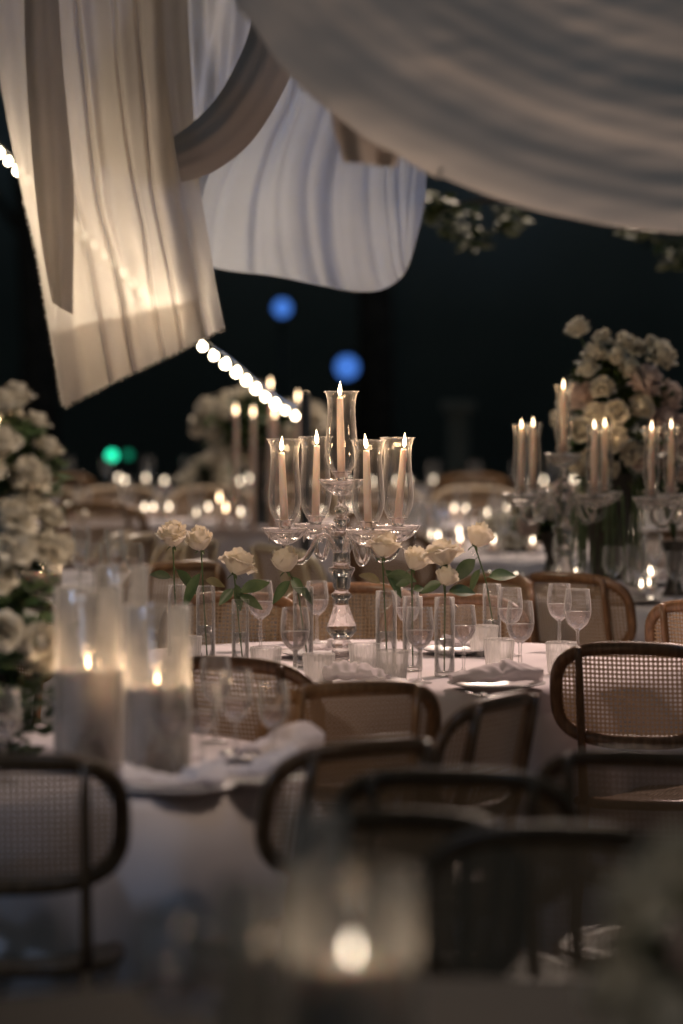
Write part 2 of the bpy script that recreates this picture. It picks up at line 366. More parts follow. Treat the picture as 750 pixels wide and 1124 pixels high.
# ------------------------------------------------------------------ drapes
def curve(pts, t):
    """Catmull-Rom through pixel/3d points"""
    n = len(pts) - 1; x = min(max(t * n, 0), n - 1e-6); i = int(x); f = x - i
    P = [Vector(pts[max(0, min(n, i + k))]) for k in (-1, 0, 1, 2)]
    return .5 * ((2 * P[1]) + (-P[0] + P[2]) * f + (2 * P[0] - 5 * P[1] + 4 * P[2] - P[3]) * f * f + (-P[0] + 3 * P[1] - 3 * P[2] + P[3]) * f ** 3)
def px(l): return [at(u, v, Y) for u, v, Y in l]
def sheet(name, A, B, depth, m, label, nu=160, nv=120, hem=0, cat='drape', solid=.0015, top=None):
    """cloth between edge curves A (u=0) and B (u=1); depth(u, v) pushes it along +Y"""
    s = MB()
    def fn(u, v):
        p = curve(A, v).lerp(curve(B, v), u)
        d = depth(u, v)
        return p + (d if isinstance(d, Vector) else Vector((0, d, 0)))
    s.grid(fn, nu, nv); o = s.build(name, m, solid=solid); tag(o, label, cat); return o
# front left hanging panel
A = px([(-25, -190, 13.2), (-18, -60, 13.15), (-6, 60, 13.1), (18, 190, 13.05), (38, 275, 13), (50, 345, 13), (68, 447, 12.95)])
B = px([(190, -190, 13.2), (203, -60, 13.15), (209, 60, 13.1), (218, 190, 13.05), (229, 260, 13), (238, 315, 12.95), (247, 360, 12.85)])
def dpanel(u, v):
    e = .35 + .65 * v
    f = .05 * sin(u * 9 + 1.2 * sin(v * 2.2)) + .012 * sin(u * 31 + 3 * v)
    def cr(c, wd, a): return a * math.exp(-((u - c) / wd) ** 2)
    wv = .02 * sin(v * 8) + .012 * sin(v * 17 + 1)
    wv *= .55; k = cr(.44 + wv, .012, .026) + cr(.47 + wv, .03, -.02) + cr(.63 - wv * .6, .011, .018) + cr(.74 + wv * .5, .013, .022) + cr(.86 + .04 * v, .03, .035) + cr(.3, .02, .02)
    n = .02 * noise.noise(Vector((u * 6, v * 4, 0))) + .004 * noise.noise(Vector((u * 18, v * 10, 3)))
    dz = .03 * sin(u * 3.3) * max(0, v - .8) * 5
    return Vector((0, f * (1.1 - .5 * v) - k + n, (.004 * noise.noise(Vector((u * 60, 0, 0)))) * max(0, v - .93) * 14))
panel = sheet('hanging_drape', A, B, dpanel, M['sheer'], 'long sheer cream fabric panel hanging at upper left in front of the bulbs', 260, 160)
# folded back strip lying over its left part
A2 = px([(28, -190, 13.02), (27, -60, 12.98), (28, 60, 12.94), (37, 190, 12.9), (47, 275, 12.87), (58, 332, 12.85)])
B2 = px([(60, -190, 13.0), (62, -60, 12.96), (68, 60, 12.92), (80, 190, 12.88), (81, 260, 12.86), (80, 345, 12.84)])
s = MB(); s.grid(lambda u, v: curve(A2, v).lerp(curve(B2, v), u) + Vector((0, -.05 * sin(u * pi) + .006 * sin(u * 12 + 4 * v), 0)), 50, 80)
o = s.build('folded_strip', M['sheer'], panel, solid=.0015)
# hem band
def at_panel(u, v): return curve(A, v).lerp(curve(B, v), u) + dpanel(u, v)
s = MB(); s.grid(lambda u, v: at_panel(.02 + u * .86, .865 + v * .13) + Vector((0, .006, 0)), 200, 24); s.build('doubled_hem', M['sheer'], panel)
# ragged fringe along the bottom edge
s = MB()
for k in range(240):
    u = random.random(); p = at_panel(u, 1); q = p + Vector((random.gauss(0, .003), random.gauss(0, .003), -random.uniform(.003, .014)))
    s.sweep([p, q], .0007, n=3)
for k in range(180):
    v = random.uniform(.55, 1); p = at_panel(0, v); q = p + Vector((-random.uniform(.002, .010), 0, random.gauss(0, .004)))
    s.sweep([p, q], .0007, n=3)
s.build('frayed_edge', M['sheer'], panel)['kind'] = 'stuff'

# white drape lit blue
A = px([(285, -120, 14.4), (292, 30, 14.3), (280, 90, 14.2), (246, 150, 14.1), (222, 215, 14.05), (214, 288, 14)])
B = px([(480, -120, 14.4), (474, 30, 14.3), (470, 130, 14.2), (468, 195, 14.1), (464, 235, 14.0), (454, 275, 13.95)])
CB = px([(214, 288, 14), (250, 297, 14), (300, 303, 14), (350, 313, 14), (390, 320, 14), (420, 318, 14), (443, 302, 14), (454, 275, 13.95)])
rf_ = random.Random(3); FD = [(rf_.uniform(0, 1), rf_.uniform(.008, .03), rf_.choice((-1, 1, 1)) * rf_.uniform(.01, .035), rf_.uniform(-.08, .08)) for k in range(14)]
def dv(u, v):
    f = .03 * sin(u * 11 + 1.2 * v) + sum(a * math.exp(-((u - c - sl * v) / w_) ** 2) for c, w_, a, sl in FD) * (1 - .35 * v) + .01 * noise.noise(Vector((u * 7, v * 4, 2)))
    c0 = curve(A, 1).lerp(curve(B, 1), u)
    return Vector((0, f, 0)) + (curve(CB, u) - c0) * max(0, (v - .45) / .55) ** 2.5
sheet('white_drape', A, B, dv, M['voile'], 'white drape glowing blue behind the large swag, fanning down to a rolled hem', 300, 110)
A = px([(196, -120, 14.9), (202, 0, 14.9), (208, 80, 14.9), (216, 215, 14.8)])
B = px([(330, -120, 15), (318, 0, 14.9), (300, 90, 14.9), (260, 215, 14.8)])
sheet('cream_drape', A, B, lambda u, v: .05 * sin(u * 14 - v * 4) + .02 * sin(u * 30 + v * 6), M['voile'], 'pale drape hanging furthest back between the panel and the shaded sash', 90, 60)
A = px([(300, -110, 12.7), (283, -10, 12.6), (272, 40, 12.6), (252, 85, 12.6), (232, 115, 12.65), (208, 138, 12.7), (190, 150, 12.8)])
B = px([(345, -110, 12.7), (335, 0, 12.6), (326, 62, 12.6), (303, 115, 12.6), (272, 160, 12.65), (235, 188, 12.7), (200, 200, 12.8)])
sheet('shaded_sash', A, B, lambda u, v: -.05 * sin(u * pi) + .003 * sin(u * 20 + 3 * v), M['grey'], 'sash with its shade painted grey looping down behind the hanging panel', 60, 90)
# large swag, upper right
A = px([(215, -60, 8.6), (262, 8, 8.5), (305, 70, 8.45), (370, 128, 8.4), (440, 172, 8.4), (540, 216, 8.4), (650, 244, 8.45), (770, 258, 8.5), (900, 262, 8.6)])
B = px([(520, -330, 9.6), (560, -290, 9.6), (610, -240, 9.6), (660, -210, 9.6), (710, -190, 9.6), (770, -170, 9.6), (830, -155, 9.6), (900, -150, 9.6), (980, -150, 9.6)])
def dsw(u, v):
    w = u * 470 + 12 * noise.noise(Vector((v * 2.2, 1.3, u * 2)))
    def ridge(c, wd, a): return a * math.exp(-((w - c) / wd) ** 2)
    f = ridge(80, 24, .032) + ridge(205, 28, .034) + ridge(330, 40, .03) + ridge(430, 40, .03) - ridge(125, 30, .012) - ridge(250, 36, .012)
    f += ridge(18, 20, -.02) + .003 * sin(w * .05 + 3 * v) + .0022 * sin(w * .23 + 2 * v + 3 * sin(v * 2)) + .008 * noise.noise(Vector((u * 12, v * 3, 5))) + .006 * noise.noise(Vector((u * 20 - v * 9, v * 14, 8)))
    sc = (.014 * abs(sin(v * 26)) * math.exp(-(u * 470 / 10) ** 2)) * (1 if v < .55 else .1)
    return Vector((sc, f, -sc))
sheet('large_swag', A, B, dsw, M['swag'], 'large taupe fabric swag sweeping across the upper right corner', 260, 200)
A = px([(362, 100, 8.7), (366, 140, 8.68), (378, 178, 8.66)])
B = px([(440, 130, 8.7), (440, 160, 8.68), (436, 184, 8.66)])
sheet('hanging_flap', A, B, lambda u, v: .02 * sin(u * 11 + v), M['swag'], 'small loose fabric flap hanging under the edge of the large swag', 40, 20, cat='fabric flap')
# blue flood: one added spot stands in for the two blue stage lamps
lamp('SPOT', 'blue_wash', (.55, 17.5, .9), at(340, 170, 14.1), 230, (.30, .50, 1), spot_size=R(38), spot_blend=.8, shadow_soft_size=.1)

# ------------------------------------------------------------------ festoon string
fs = thing('festoon_string', 'string of round warm bulbs running diagonally behind the hanging panel', 'string lights')
pa = px([(-120, 70, 13.9), (-40, 133, 13.6), (12, 180, 13.32), (120, 285, 13.21), (215, 374, 13.16), (262, 411, 13.9), (298, 441, 14.6), (330, 460, 15.4)])
cab = MB(); cab.sweep([curve(pa, k / 60) + Vector((0, 0, .035)) for k in range(61)], .004, n=5); cab.build('cable', M['cable'], fs)
bl = MB(); bl.lathe([(.0001, -.018), (.010, -.015), (.0165, -.008), (.018, 0), (.0165, .008), (.010, .015), (.006, .022)], 14)
bmesh_ = bl.mesh('bulb'); bmesh_.materials.append(M['bulb'])
acc = 0; last = at(-120, 70, 14.2); lastpx = None
for k in range(3001):
    p = curve(pa, k / 3000)
    if Vector((p.x - last.x, 0, p.z - last.z)).length > .050 + .006 * sin(k * 1.7):
        last = p; o = bpy.data.objects.new('bulb', bmesh_); COL.objects.link(o); o.parent = fs; o.location = p; o.scale = (random.uniform(.85, 1.12),) * 3; o.rotation_euler = (random.uniform(-.5, .5), random.uniform(-.5, .5), 0)
for k in range(22):
    p = curve(pa, .25 + k * .0155)
    lamp('POINT', 'festoon_glow', p + Vector((0, -.01, -.03)), None, 1.25, (1, .86, .66), shadow_soft_size=.03)
# post carrying the low end of the string
pp = curve(pa, 1); ps = MB(); ps.sweep([(pp.x + .02, pp.y + .03, 0), (pp.x + .02, pp.y + .03, pp.z + .1)], .02); ps.build('support_post', M['black'], fs)

# ------------------------------------------------------------------ tables
TZ = .75
def round_table(x, y, r, label, clabel, seed, group=None):
    pass
    t = thing('round_table', label, 'table', (x, y, 0))
    s = MB(); s.lathe([(.001, TZ - .03), (r - .01, TZ - .03), (r, TZ - .015), (r - .01, TZ), (.001, TZ)], 48); s.build('tabletop', M['wood'] if clabel else M['rough_wood'], t)
    for k in range(4):
        a = k * pi / 2 + .7; s = MB(); s.sweep([(r * .6 * cos(a), r * .6 * sin(a), 0), (r * .55 * cos(a), r * .55 * sin(a), TZ - .03)], .02); s.build('leg', M['wood'], t)
    if clabel is None: return t
    s = MB(); ph = seed * 1.7
    prof = [0, .3, .6, .8, .92, .98, 1.0]
    def fn(a, v):
        th = a * 2 * pi; nflat = 8
        k = v * 39
        if k < nflat:
            rr = r * (1.006) * (k / (nflat - 1)) if k < nflat - 1 else r * 1.006
            z = TZ + .004 + .0025 * noise.noise(Vector((rr * cos(th) * 5, rr * sin(th) * 5, seed)))
            return Vector((rr * cos(th) + 0, rr * sin(th), z))
        q = (k - nflat + 1) / (39 - nflat + 1)
        fold = .5 + .5 * sin(th * 12 + 1.6 * sin(th * 3 + ph) + ph) ; fold2 = .5 + .5 * sin(th * 29 + 2 * sin(th * 2 + ph))
        rr = r * 1.006 + .012 * min(1, q * 8) + (.14 * fold ** 1.6 + .035 * fold2) * min(1, q * 1.6) ** .8 + .015 * noise.noise(Vector((th * 6, q * 4, seed)))
        z = TZ + .002 - (TZ - .012) * q
        return Vector((rr * cos(th), rr * sin(th), z))
    s.grid(fn, 300, 40, True)
    o = s.build('tablecloth', M['linen']); o.location = (x, y, 0); tag(o, clabel, 'tablecloth')
    return t
MAIN = Vector((.15, 11.35, 0)); NEAR = Vector((-1.0, 8.75, 0)); FORE = Vector((.05, 4.95, 0))
RT = Vector((1.5, 14.3, 0)); LT = Vector((-1.5, 15.0, 0)); MT = Vector((.85, 17.2, 0))
round_table(*MAIN[:2], .9, 'round table under the crystal candelabra', 'pale pink lit cloth on the table under the crystal candelabra', 1)
round_table(*NEAR[:2], .9, 'round table under the pillar candles at lower left', 'bluish cloth hanging in folds from the table at lower left', 2)
round_table(*FORE[:2], .95, 'round table in the blurred foreground at the bottom', None, 3)
round_table(*RT[:2], .9, 'round table under the tall white flowers at right', 'grey looking cloth of the table under the tall white flowers at right', 4)
round_table(*LT[:2], .9, 'round table behind the pillar candles at far left', 'cloth of the table behind the pillar candles at far left', 5)
round_table(*MT[:2], .85, 'round table between the main table and the far banquet tables', 'blurred cloth on the table right behind the white roses', 6)
def long_table(x, y, L, W, rz, label, clabel):
    t = thing('banquet_table', label, 'table', (x, y, 0), rz)
    s = MB(); s.box((0, 0, TZ - .02), (L, W, .04)); s.build('tabletop', M['wood'], t)
    for a in (-1, 1):
        for b_ in (-1, 1): s = MB(); s.box((a * (L / 2 - .15), b_ * (W / 2 - .12), (TZ - .04) / 2), (.06, .06, TZ - .04)); s.build('leg', M['wood'], t)
    s = MB(); n = 500; per = 2 * (L + W)
    def edge(a):
        d = a * per
        if d < L: return -L / 2 + d, -W / 2, 0, -1
        d -= L
        if d < W: return L / 2, -W / 2 + d, 1, 0
        d -= W
        if d < L: return L / 2 - d, W / 2, 0, 1
        d -= L; return -L / 2, W / 2 - d, -1, 0
    def fn(a, v):
        x_, y_, nx, ny = edge(a); k = v * 13
        if k < 1: return Vector((x_ * .0, y_ * .0, TZ + .004))
        if k < 2.5: return Vector((x_ * 1.003, y_ * 1.003, TZ + .004))
        q = (k - 2) / 11; o_ = .01 + (.05 + .05 * sin(a * per * 22 + sin(a * per * 3))) * min(1, q * 2)
        return Vector((x_ + nx * o_, y_ + ny * o_, TZ + .002 - (TZ - .01) * q))
    s.grid(fn, n, 14, True); o = s.build('tablecloth', M['linen']); o.location = (x, y, 0); o.rotation_euler = (0, 0, rz); tag(o, clabel, 'tablecloth')
long_table(-.7, 19.6, 5.2, .95, R(-3), 'nearer of the two long banquet tables in the blurred distance', 'cloth on the nearer long banquet table in the distance')
long_table(-.2, 23.4, 6.4, .95, R(-5), 'further of the two long banquet tables in the blurred distance', 'cloth on the further long banquet table in the distance')

# ------------------------------------------------------------------ chairs
def sup(a, ax, bz, e=3.2):
    c, s_ = cos(a), sin(a)
    return ax * math.copysign(abs(c) ** (2 / e), c), bz * math.copysign(abs(s_) ** (2 / e), s_)
def yb(x, z): return -.20 - (z - .46) * .2 + 1.0 * x * x
def make_chair(label, wood):
    t = thing('cane_chair', label, 'chair', (0, 0, 0), 0, None)
    ring = [];
    for k in range(56):
        x, z = sup(2 * pi * k / 56, .228, .13); z += .755; ring.append((x, yb(x, z), z))
    s = MB(); s.sweep(ring, .0135, .019, 10, True); s.build('back_frame', wood, t)
    s = MB()
    def fn(a, v):
        x = (a * 2 - 1) * .999; z = (v * 2 - 1) * .999
        # map square to superellipse
        k = (abs(x) ** 3.2 + abs(z) ** 3.2) ** (1 / 3.2); mx = max(abs(x), abs(z)); f_ = mx / k if k > 0 else 1
        X = x * f_ * .222; Z = z * f_ * .124 + .755
        return Vector((X, yb(X, Z), Z))
    s.grid(fn, 21, 13); s.build('cane_back', M['cane'], t, uv=lambda p: (p.x, p.z))
    for sg in (-1, 1):
        x = sg * .155
        s = MB(); pts = [(x, yb(x, z) - (.017 if z > .6 else .012), z) for z in (.45, .52, .6, .7, .8, .885)]
        s.sweep(pts, .012, .015, 8, ref=(1, 0, 0), taper=[1.2, 1.1, 1, 1, 1, .8]); s.build('back_post', wood, t)
        s = MB(); s.sweep([(x, yb(x, .45) - .01, .455), (x * 1.05, -.215, .25), (x * 1.12, -.25, 0.0)], .016, n=8, ref=(1, 0, 0), taper=[1.1, 1, .75]); s.build('leg', wood, t)
        s = MB(); s.sweep([(sg * .175, .17, .44), (sg * .19, .185, 0.0)], .017, n=8, ref=(1, 0, 0), taper=[1.15, .7]); s.build('leg', wood, t)
    s = MB(); s.sweep([(*sup(2 * pi * k / 48, .215, .21, 2.6), .452) for k in range(48)], .016, .02, 8, True, ref=(0, 0, 1)); s.build('seat_frame', wood, t)
    s = MB()
    def fs_(a, v):
        x = a * 2 - 1; y = v * 2 - 1; k = (abs(x) ** 2.6 + abs(y) ** 2.6) ** (1 / 2.6); mx = max(abs(x), abs(y)); f_ = mx / k if k > 0 else 1
        return Vector((x * f_ * .21, y * f_ * .205, .462 + .002))
    s.grid(fs_, 15, 15); s.build('cane_seat', M['cane'], t, uv=lambda p: (p.x, p.y))
    s = MB(); s.sweep([(-.182, .178, .2), (-.16, -.2, .22)], .008, n=6, ref=(0, 0, 1)); s.sweep([(.182, .178, .2), (.16, -.2, .22)], .008, n=6, ref=(0, 0, 1)); s.build('stretcher', wood, t)
    return t
CH = Maker(make_chair('cane back chair', M['wood'])); CHL = Maker(make_chair('cane back chair', M['wood_light'])); CHP_ = Maker(make_chair('cane back chair', M['wood_lit']))
def chair(u, topv, rzdeg, label, mk=None, group='cane back dining chairs', dz=0):
    """u, topv: where the middle of the top rail shows; the seat then goes where the facing puts it"""
    p = on(u, topv, .90); a = R(rzdeg); off = Matrix.Rotation(a, 3, 'Z') @ Vector((0, -.29, 0))
    return (mk or CH)((p.x - off.x, p.y - off.y, 0), a, label, group)
def chair_at(x, y, rzdeg, label, mk=None, group='cane back dining chairs'):
    return (mk or CH)((x, y, 0), R(rzdeg), label, group)
# around the main table
chair(696, 706, -14, 'dark cane chair with its whole back in focus at right edge of main table')
chair(398, 748, 24, 'honey brown cane chair with its back right below the candelabra', CHL)
chair(252, 722, -38, 'dark cane chair between the pillar candles and the candelabra')
chair(562, 762, 62, 'cane chair turned sideways between the main table and the blurred chairs')
chair(262, 650, 168, 'cane chair across the main table behind the left group of roses')
chair(497, 652, 182, 'cane chair across the main table behind the right group of roses')
chair(556, 630, 125, 'dark arched chair back beside the rose standing furthest right')
chair(385, 640, 180, 'dark chair hidden behind the candelabra stem')
chair(775, 660, -30, 'cane chair cut by the right edge of the photo, above the sharp dark chair')
# around the near left table
chair(8, 828, 3, 'large dark cane chair cut by the left edge in the lower left corner')
chair(412, 812, 40, 'dark cane chair at lower middle with a rounded left corner')
chair(4, 652, 160, 'dark chair back behind the flowers at the left edge')
# lower right
chair(495, 845, -8, 'blurred chair with a pale napkin over its back at lower middle')
chair(705, 824, -16, 'blurred cane chair at lower right below the sharp dark chair')
chair(610, 905, 176, 'very blurred near black chair back at bottom right')
chair(470, 890, 150, 'very blurred dark chair left of the near black one at the bottom')
# background chairs, light arched
BG = 'lit-toned chairs round the back left tables'
for i, (u, v, rz) in enumerate([(140, 584, 74), (160, 586, 70), (203, 590, 76), (224, 592, 68), (290, 598, -66), (316, 602, -72)]):
    chair(u, v, rz, ['leftmost light arched chair beside the dark tumblers', 'light arched chair touching the leftmost one', 'light arched chair behind the first rose', 'light arched chair behind the second rose',
                     'light arched chair behind the third rose', 'light arched chair left of the candelabra arms'][i], CHP_, BG)
FG = 'chairs lined along the long banquet tables'
for k in (1, 4, 7, 9):
    x = -3.0 + k * .46; chair_at(x, 18.85 - (x + .7) * .05 + random.uniform(-.05, .05), random.uniform(-8, 8), 'small blurred chair on the near side of the nearer banquet table', CHL, FG)
for k in range(11):
    x = -3.0 + k * .46; chair_at(x, 20.35 - (x + .7) * .05, 180 + random.uniform(-10, 10), 'small pale chair on the far side of the nearer banquet table', CHP_, FG)
for k in (0, 3, 6, 8, 11):
    x = -3.1 + k * .48; chair_at(x, 22.7 - (x + .2) * .087, random.uniform(-8, 8), 'tiny blurred chair on the near side of the further banquet table', CHL, FG)
for (x, y, rz, l) in [(.35, 16.5, -40, 'blurred chair left of the table right behind the roses'), (1.25, 16.4, 25, 'blurred chair right of the table right behind the roses'),
                      (.95, 13.55, -38, 'shadowed chair at the left front of the table under the tall flowers'), (-.75, 14.2, 40, 'shadowed chair at the right front of the far left table')]:
    chair_at(x, y, rz, l)

# ------------------------------------------------------------------ glassware
def goblet_proto(real=True, n=28):
    r = .036
    prof = [(.001, .0), (.030, .0), (.032, .002), (.020, .005), (.006, .010), (.0042, .020), (.0055, .045), (.004, .062), (.0045, .085), (.012, .092), (.026, .104), (.034, .122), (r + .001, .140), (.036, .160), (.033, .185), (.0315, .196)]
    s = MB(); s.lathe(prof, n); s.sweep([(.0315 * cos(k * 2 * pi / 28), .0315 * sin(k * 2 * pi / 28), .196) for k in range(28)], .0009, n=5, closed=True, ref=(0, 0, 1))
    return s
G0 = tag(goblet_proto().build('goblet', M['gobletm']), 'goblet', 'goblet')
s = MB(); s.lathe([(.001, .096), (.012, .0925), (.0255, .1045), (.0335, .122), (.0358, .138), (.001, .138)], 24); s.build('water', thin_glass('goblet_reflection', (1, .95, .95), painted_haze=.10, refl=.03), G0)  # added fill paints the pinkish reflection of the cloth in the bowl
goblet = Maker(G0)
G1s = MB(); G1s.lathe([(.032, 0), (.006, .008), (.0045, .03), (.0045, .085), (.026, .104), (.036, .130), (.036, .160), (.032, .195)], 14)
G1 = tag(G1s.build('goblet', M['gobletm']), 'goblet', 'goblet'); far_goblet = Maker(G1)
def tumbler_proto():
    s = MB(); o_ = [(.001, .0), (.033, .0), (.036, .006), (.039, .04), (.0425, .082), (.0425, .088), (.040, .089)]; i_ = []
    s.lathe(o_ + i_, 96, rib=.022, nr=24)
    s.lathe([(.001, .012), (.033, .012), (.036, .03), (.038, .05)], 24); return s
T0 = tag(tumbler_proto().build('ribbed_tumbler', M['pressed']), 'tumbler', 'tumbler')
tumbler = Maker(T0)
TT = TZ + .0055
def gob(u, v, label, group='wine goblets', sc=1.0, mk=None): 
    p = on(u, v, TZ); return (mk or goblet)((p.x, p.y, TT), random.uniform(0, 6), label, group, sc)
# main table
for u, v, l, sc in [(286, 716, 'goblet between the third and fourth rose, behind the ribbed tumbler', 1.1), (324, 756, 'goblet in front of the fourth rose, left of the candelabra foot', 1.12),
                 (461, 752, 'goblet standing between the ribbed tumbler and the double rose', 1.08), (571, 745, 'goblet right of centre behind the folded napkin', 1.1),
                 (560, 722, 'goblet partly hidden behind the one near the folded napkin', 1.05), (614, 716, 'left one of the pair of goblets beside the sharp dark chair', 1.05),
                 (634, 730, 'right one of the pair of goblets beside the sharp dark chair', 1.12), (448, 718, 'goblet in the shadow behind the right roses', 1.0), (509, 741, 'goblet just right of the double rose vase', 1.0),
                 (348, 708, 'small goblet behind the candelabra stem on the left', 1.0)]:
    gob(u, v, l, sc=sc)
for u, v, l in [(292, 748, 'ribbed tumbler in front of the third rose'), (431, 752, 'ribbed tumbler right of the candelabra foot'), (548, 738, 'ribbed tumbler behind the folded napkin'),
                (616, 742, 'ribbed tumbler touching the sharp dark chair'), (531, 722, 'ribbed tumbler beside the vase furthest right'), (205, 735, 'ribbed tumbler behind the pillar candles'), (400, 744, 'ribbed tumbler beside the candelabra foot, left of the other tumbler'), (350, 756, 'ribbed tumbler before the candelabra foot, above the honey brown chair')]:
    p = on(u, v, TZ); tumbler((p.x, p.y, TT), random.random(), l, 'ribbed tumblers', 1.05)
# near left table
for u, v, l, sc in [(237, 818, 'blurred goblet with the smaller bowl left of the dark chair', 1.05), (259, 842, 'blurred goblet with the wide bowl right of the pillar candles', 1.1), (189, 862, 'blurred goblet in front of the right pillar candle', 1.1),
                 (4, 862, 'blurred goblet cut by the left edge under the flowers', 1.05)]:
    gob(u, v, l, sc=sc)
gob(222, 856, 'blurred goblet just right of the goblet before the right pillar candle', sc=1.05); gob(300, 846, 'blurred goblet nearest the right rim of the lower left table', sc=1.0)
# goblets on the far left table
for i, u in enumerate([88, 103, 127, 147]):
    gob(u, 652 + 4 * (i % 2), ['first', 'second', 'third', 'last'][i] + ' of the four goblets in a row behind the pillar candles', 'goblets on the far left table', 1.0)
def ring_set(c, n, r0, r1, label, grp, a0=0, a1=2 * pi):
    for k in range(n):
        a = a0 + (a1 - a0) * k / n + random.uniform(-.1, .1); r = random.uniform(r0, r1)
        far_goblet((c.x + r * cos(a), c.y + r * sin(a), TT), 0, label, grp, random.uniform(.95, 1.1))
ring_set(RT, 28, .45, .75, 'blurred goblet on the table under the tall white flowers', 'goblets on the tall flower table')
ring_set(LT, 10, .45, .7, 'blurred goblet at the back of the far left table', 'goblets at the back of the far left table')
ring_set(MT, 26, .4, .7, 'blurred goblet on the table right behind the roses', 'goblets on the table behind the roses')
for k in range(26):
    x = -2.5 + k * .19; far_goblet((-.7 + x, 19.6 - x * .052 + random.choice((-.3, .3, .2, -.2)), TT), 0, 'tiny blurred goblet on the nearer banquet table', 'goblets on the nearer banquet table', 1)
for k in range(24):
    x = -3 + k * .25; far_goblet((-.2 + x, 23.4 - x * .087 + random.choice((-.3, .3, .2)), TT), 0, 'tiny blurred goblet on the further banquet table', 'goblets on the further banquet table', 1)

# far glints: added flame cups stand in for highlights on chairs and glasses
V = thing('glint_candle', 'glint', 'votive candle'); VH = .025
s = MB(); s.lathe([(.028, 0), (.006, .008), (.005, VH - .01), (.024, VH), (.028, VH + .03), (.030, VH + .065)], 14); s.build('cup', M['glass'], V)
s = MB(); s.lathe([(.001, VH + .003), (.021, VH + .003), (.022, VH + .028), (.001, VH + .028)], 12); s.build('wax', M['wax_white'], V)
s = MB(); s.lathe([(.0005, VH + .03), (.006, VH + .037), (.007, VH + .044), (.004, VH + .055), (.0004, VH + .066)], 10); s.build('flame', M['glint'], V)
VOT = Maker(V)
def vot(x, y, l, g_, sc=1): VOT((x, y, TT), 0, l, g_, sc)
for k in range(50): x = -2.5 + k * .102; vot(-.7 + x + random.uniform(-.05, .05), 19.6 - x * .052 + random.uniform(-.38, .38), 'tiny added votive on the nearer banquet table', 'added glints on the nearer banquet table', .95)
for k in range(54): x = -3.1 + k * .116; vot(-.2 + x + random.uniform(-.08, .08), 23.4 - x * .087 + random.uniform(-.3, .3), 'tiny added votive on the further banquet table', 'added glints on the further banquet table', 1.0)
for k in range(16): a = k * .39; vot(MT.x + .45 * cos(a), MT.y + .45 * sin(a), 'small added votive on the table right behind the roses', 'added glints on the table behind the roses')
for k in range(17): a = k * .7 + .2; r = .25 + .1 * (k % 5); vot(RT.x - .3 + r * cos(a), RT.y + r * sin(a), 'small added votive at the foot of the tall white flowers', 'added glints at the tall flowers', .9)

# ------------------------------------------------------------------ candles, flames, chimneys
FL = [(.0005, 0), (.0042, .006), (.0056, .013), (.0045, .022), (.0022, .031), (.0003, .040)]
def add_flame(parent, z, m, sc=1.0, lean=0):
    s = MB(); s.lathe([(.0012, -.012), (.001, .004)], 6, loc=(0, 0, z)); s.build('wick', M['wick'], parent)
    s = MB(); s.grid(lambda a, t: Vector((FL[int(round(t * 5))][0] * cos(a * 2 * pi) * sc + lean * t * t * .01, FL[int(round(t * 5))][0] * sin(a * 2 * pi) * sc, z + .004 + FL[int(round(t * 5))][1] * sc)), 10, 6, True)
    return s.build('flame', m, parent)
def taper(loc, h, label, lean=(0, 0), m='wax', fm='flame', light=0, group='lit taper candles', r=.0115, flean=0, fsc=1.0):
    t = thing('taper_candle', label, 'taper candle', loc, 0, group); t.rotation_euler = (lean[0], lean[1], 0)
    s = MB(); s.lathe([(.001, 0), (r * 1.05, 0), (r, h * .5), (r * .82, h - .006), (r * .7, h), (.001, h - .002)], 16); s.build('wax', M[m], t)
    add_flame(t, h, M[fm], fsc, flean)
    if light: l = lamp('POINT', 'candle_light', Vector(loc) + Vector((0, 0, h + .025)), None, light, (1, .62, .32), shadow_soft_size=.012)
    return t
CHP = [(.030, 0), (.033, .004), (.041, .02), (.047, .045), (.048, .07), (.046, .10), (.043, .14), (.041, .175), (.042, .20), (.046, .222), (.052, .232)]
def chimney_proto():
    s = MB(); pr = []
    for k in range(31):
        p = curve([(a, b, 0) for a, b in CHP], k / 30); pr.append((p.x, p.y))
    s.lathe(pr, 32); s.sweep([(pr[-1][0] * cos(k * 2 * pi / 32), pr[-1][0] * sin(k * 2 * pi / 32), pr[-1][1]) for k in range(32)], .0013, n=6, closed=True, ref=(0, 0, 1))
    return s
CM = Maker(tag(chimney_proto().build('candle_chimney', M['glass']), 'chimney', 'glass chimney'))

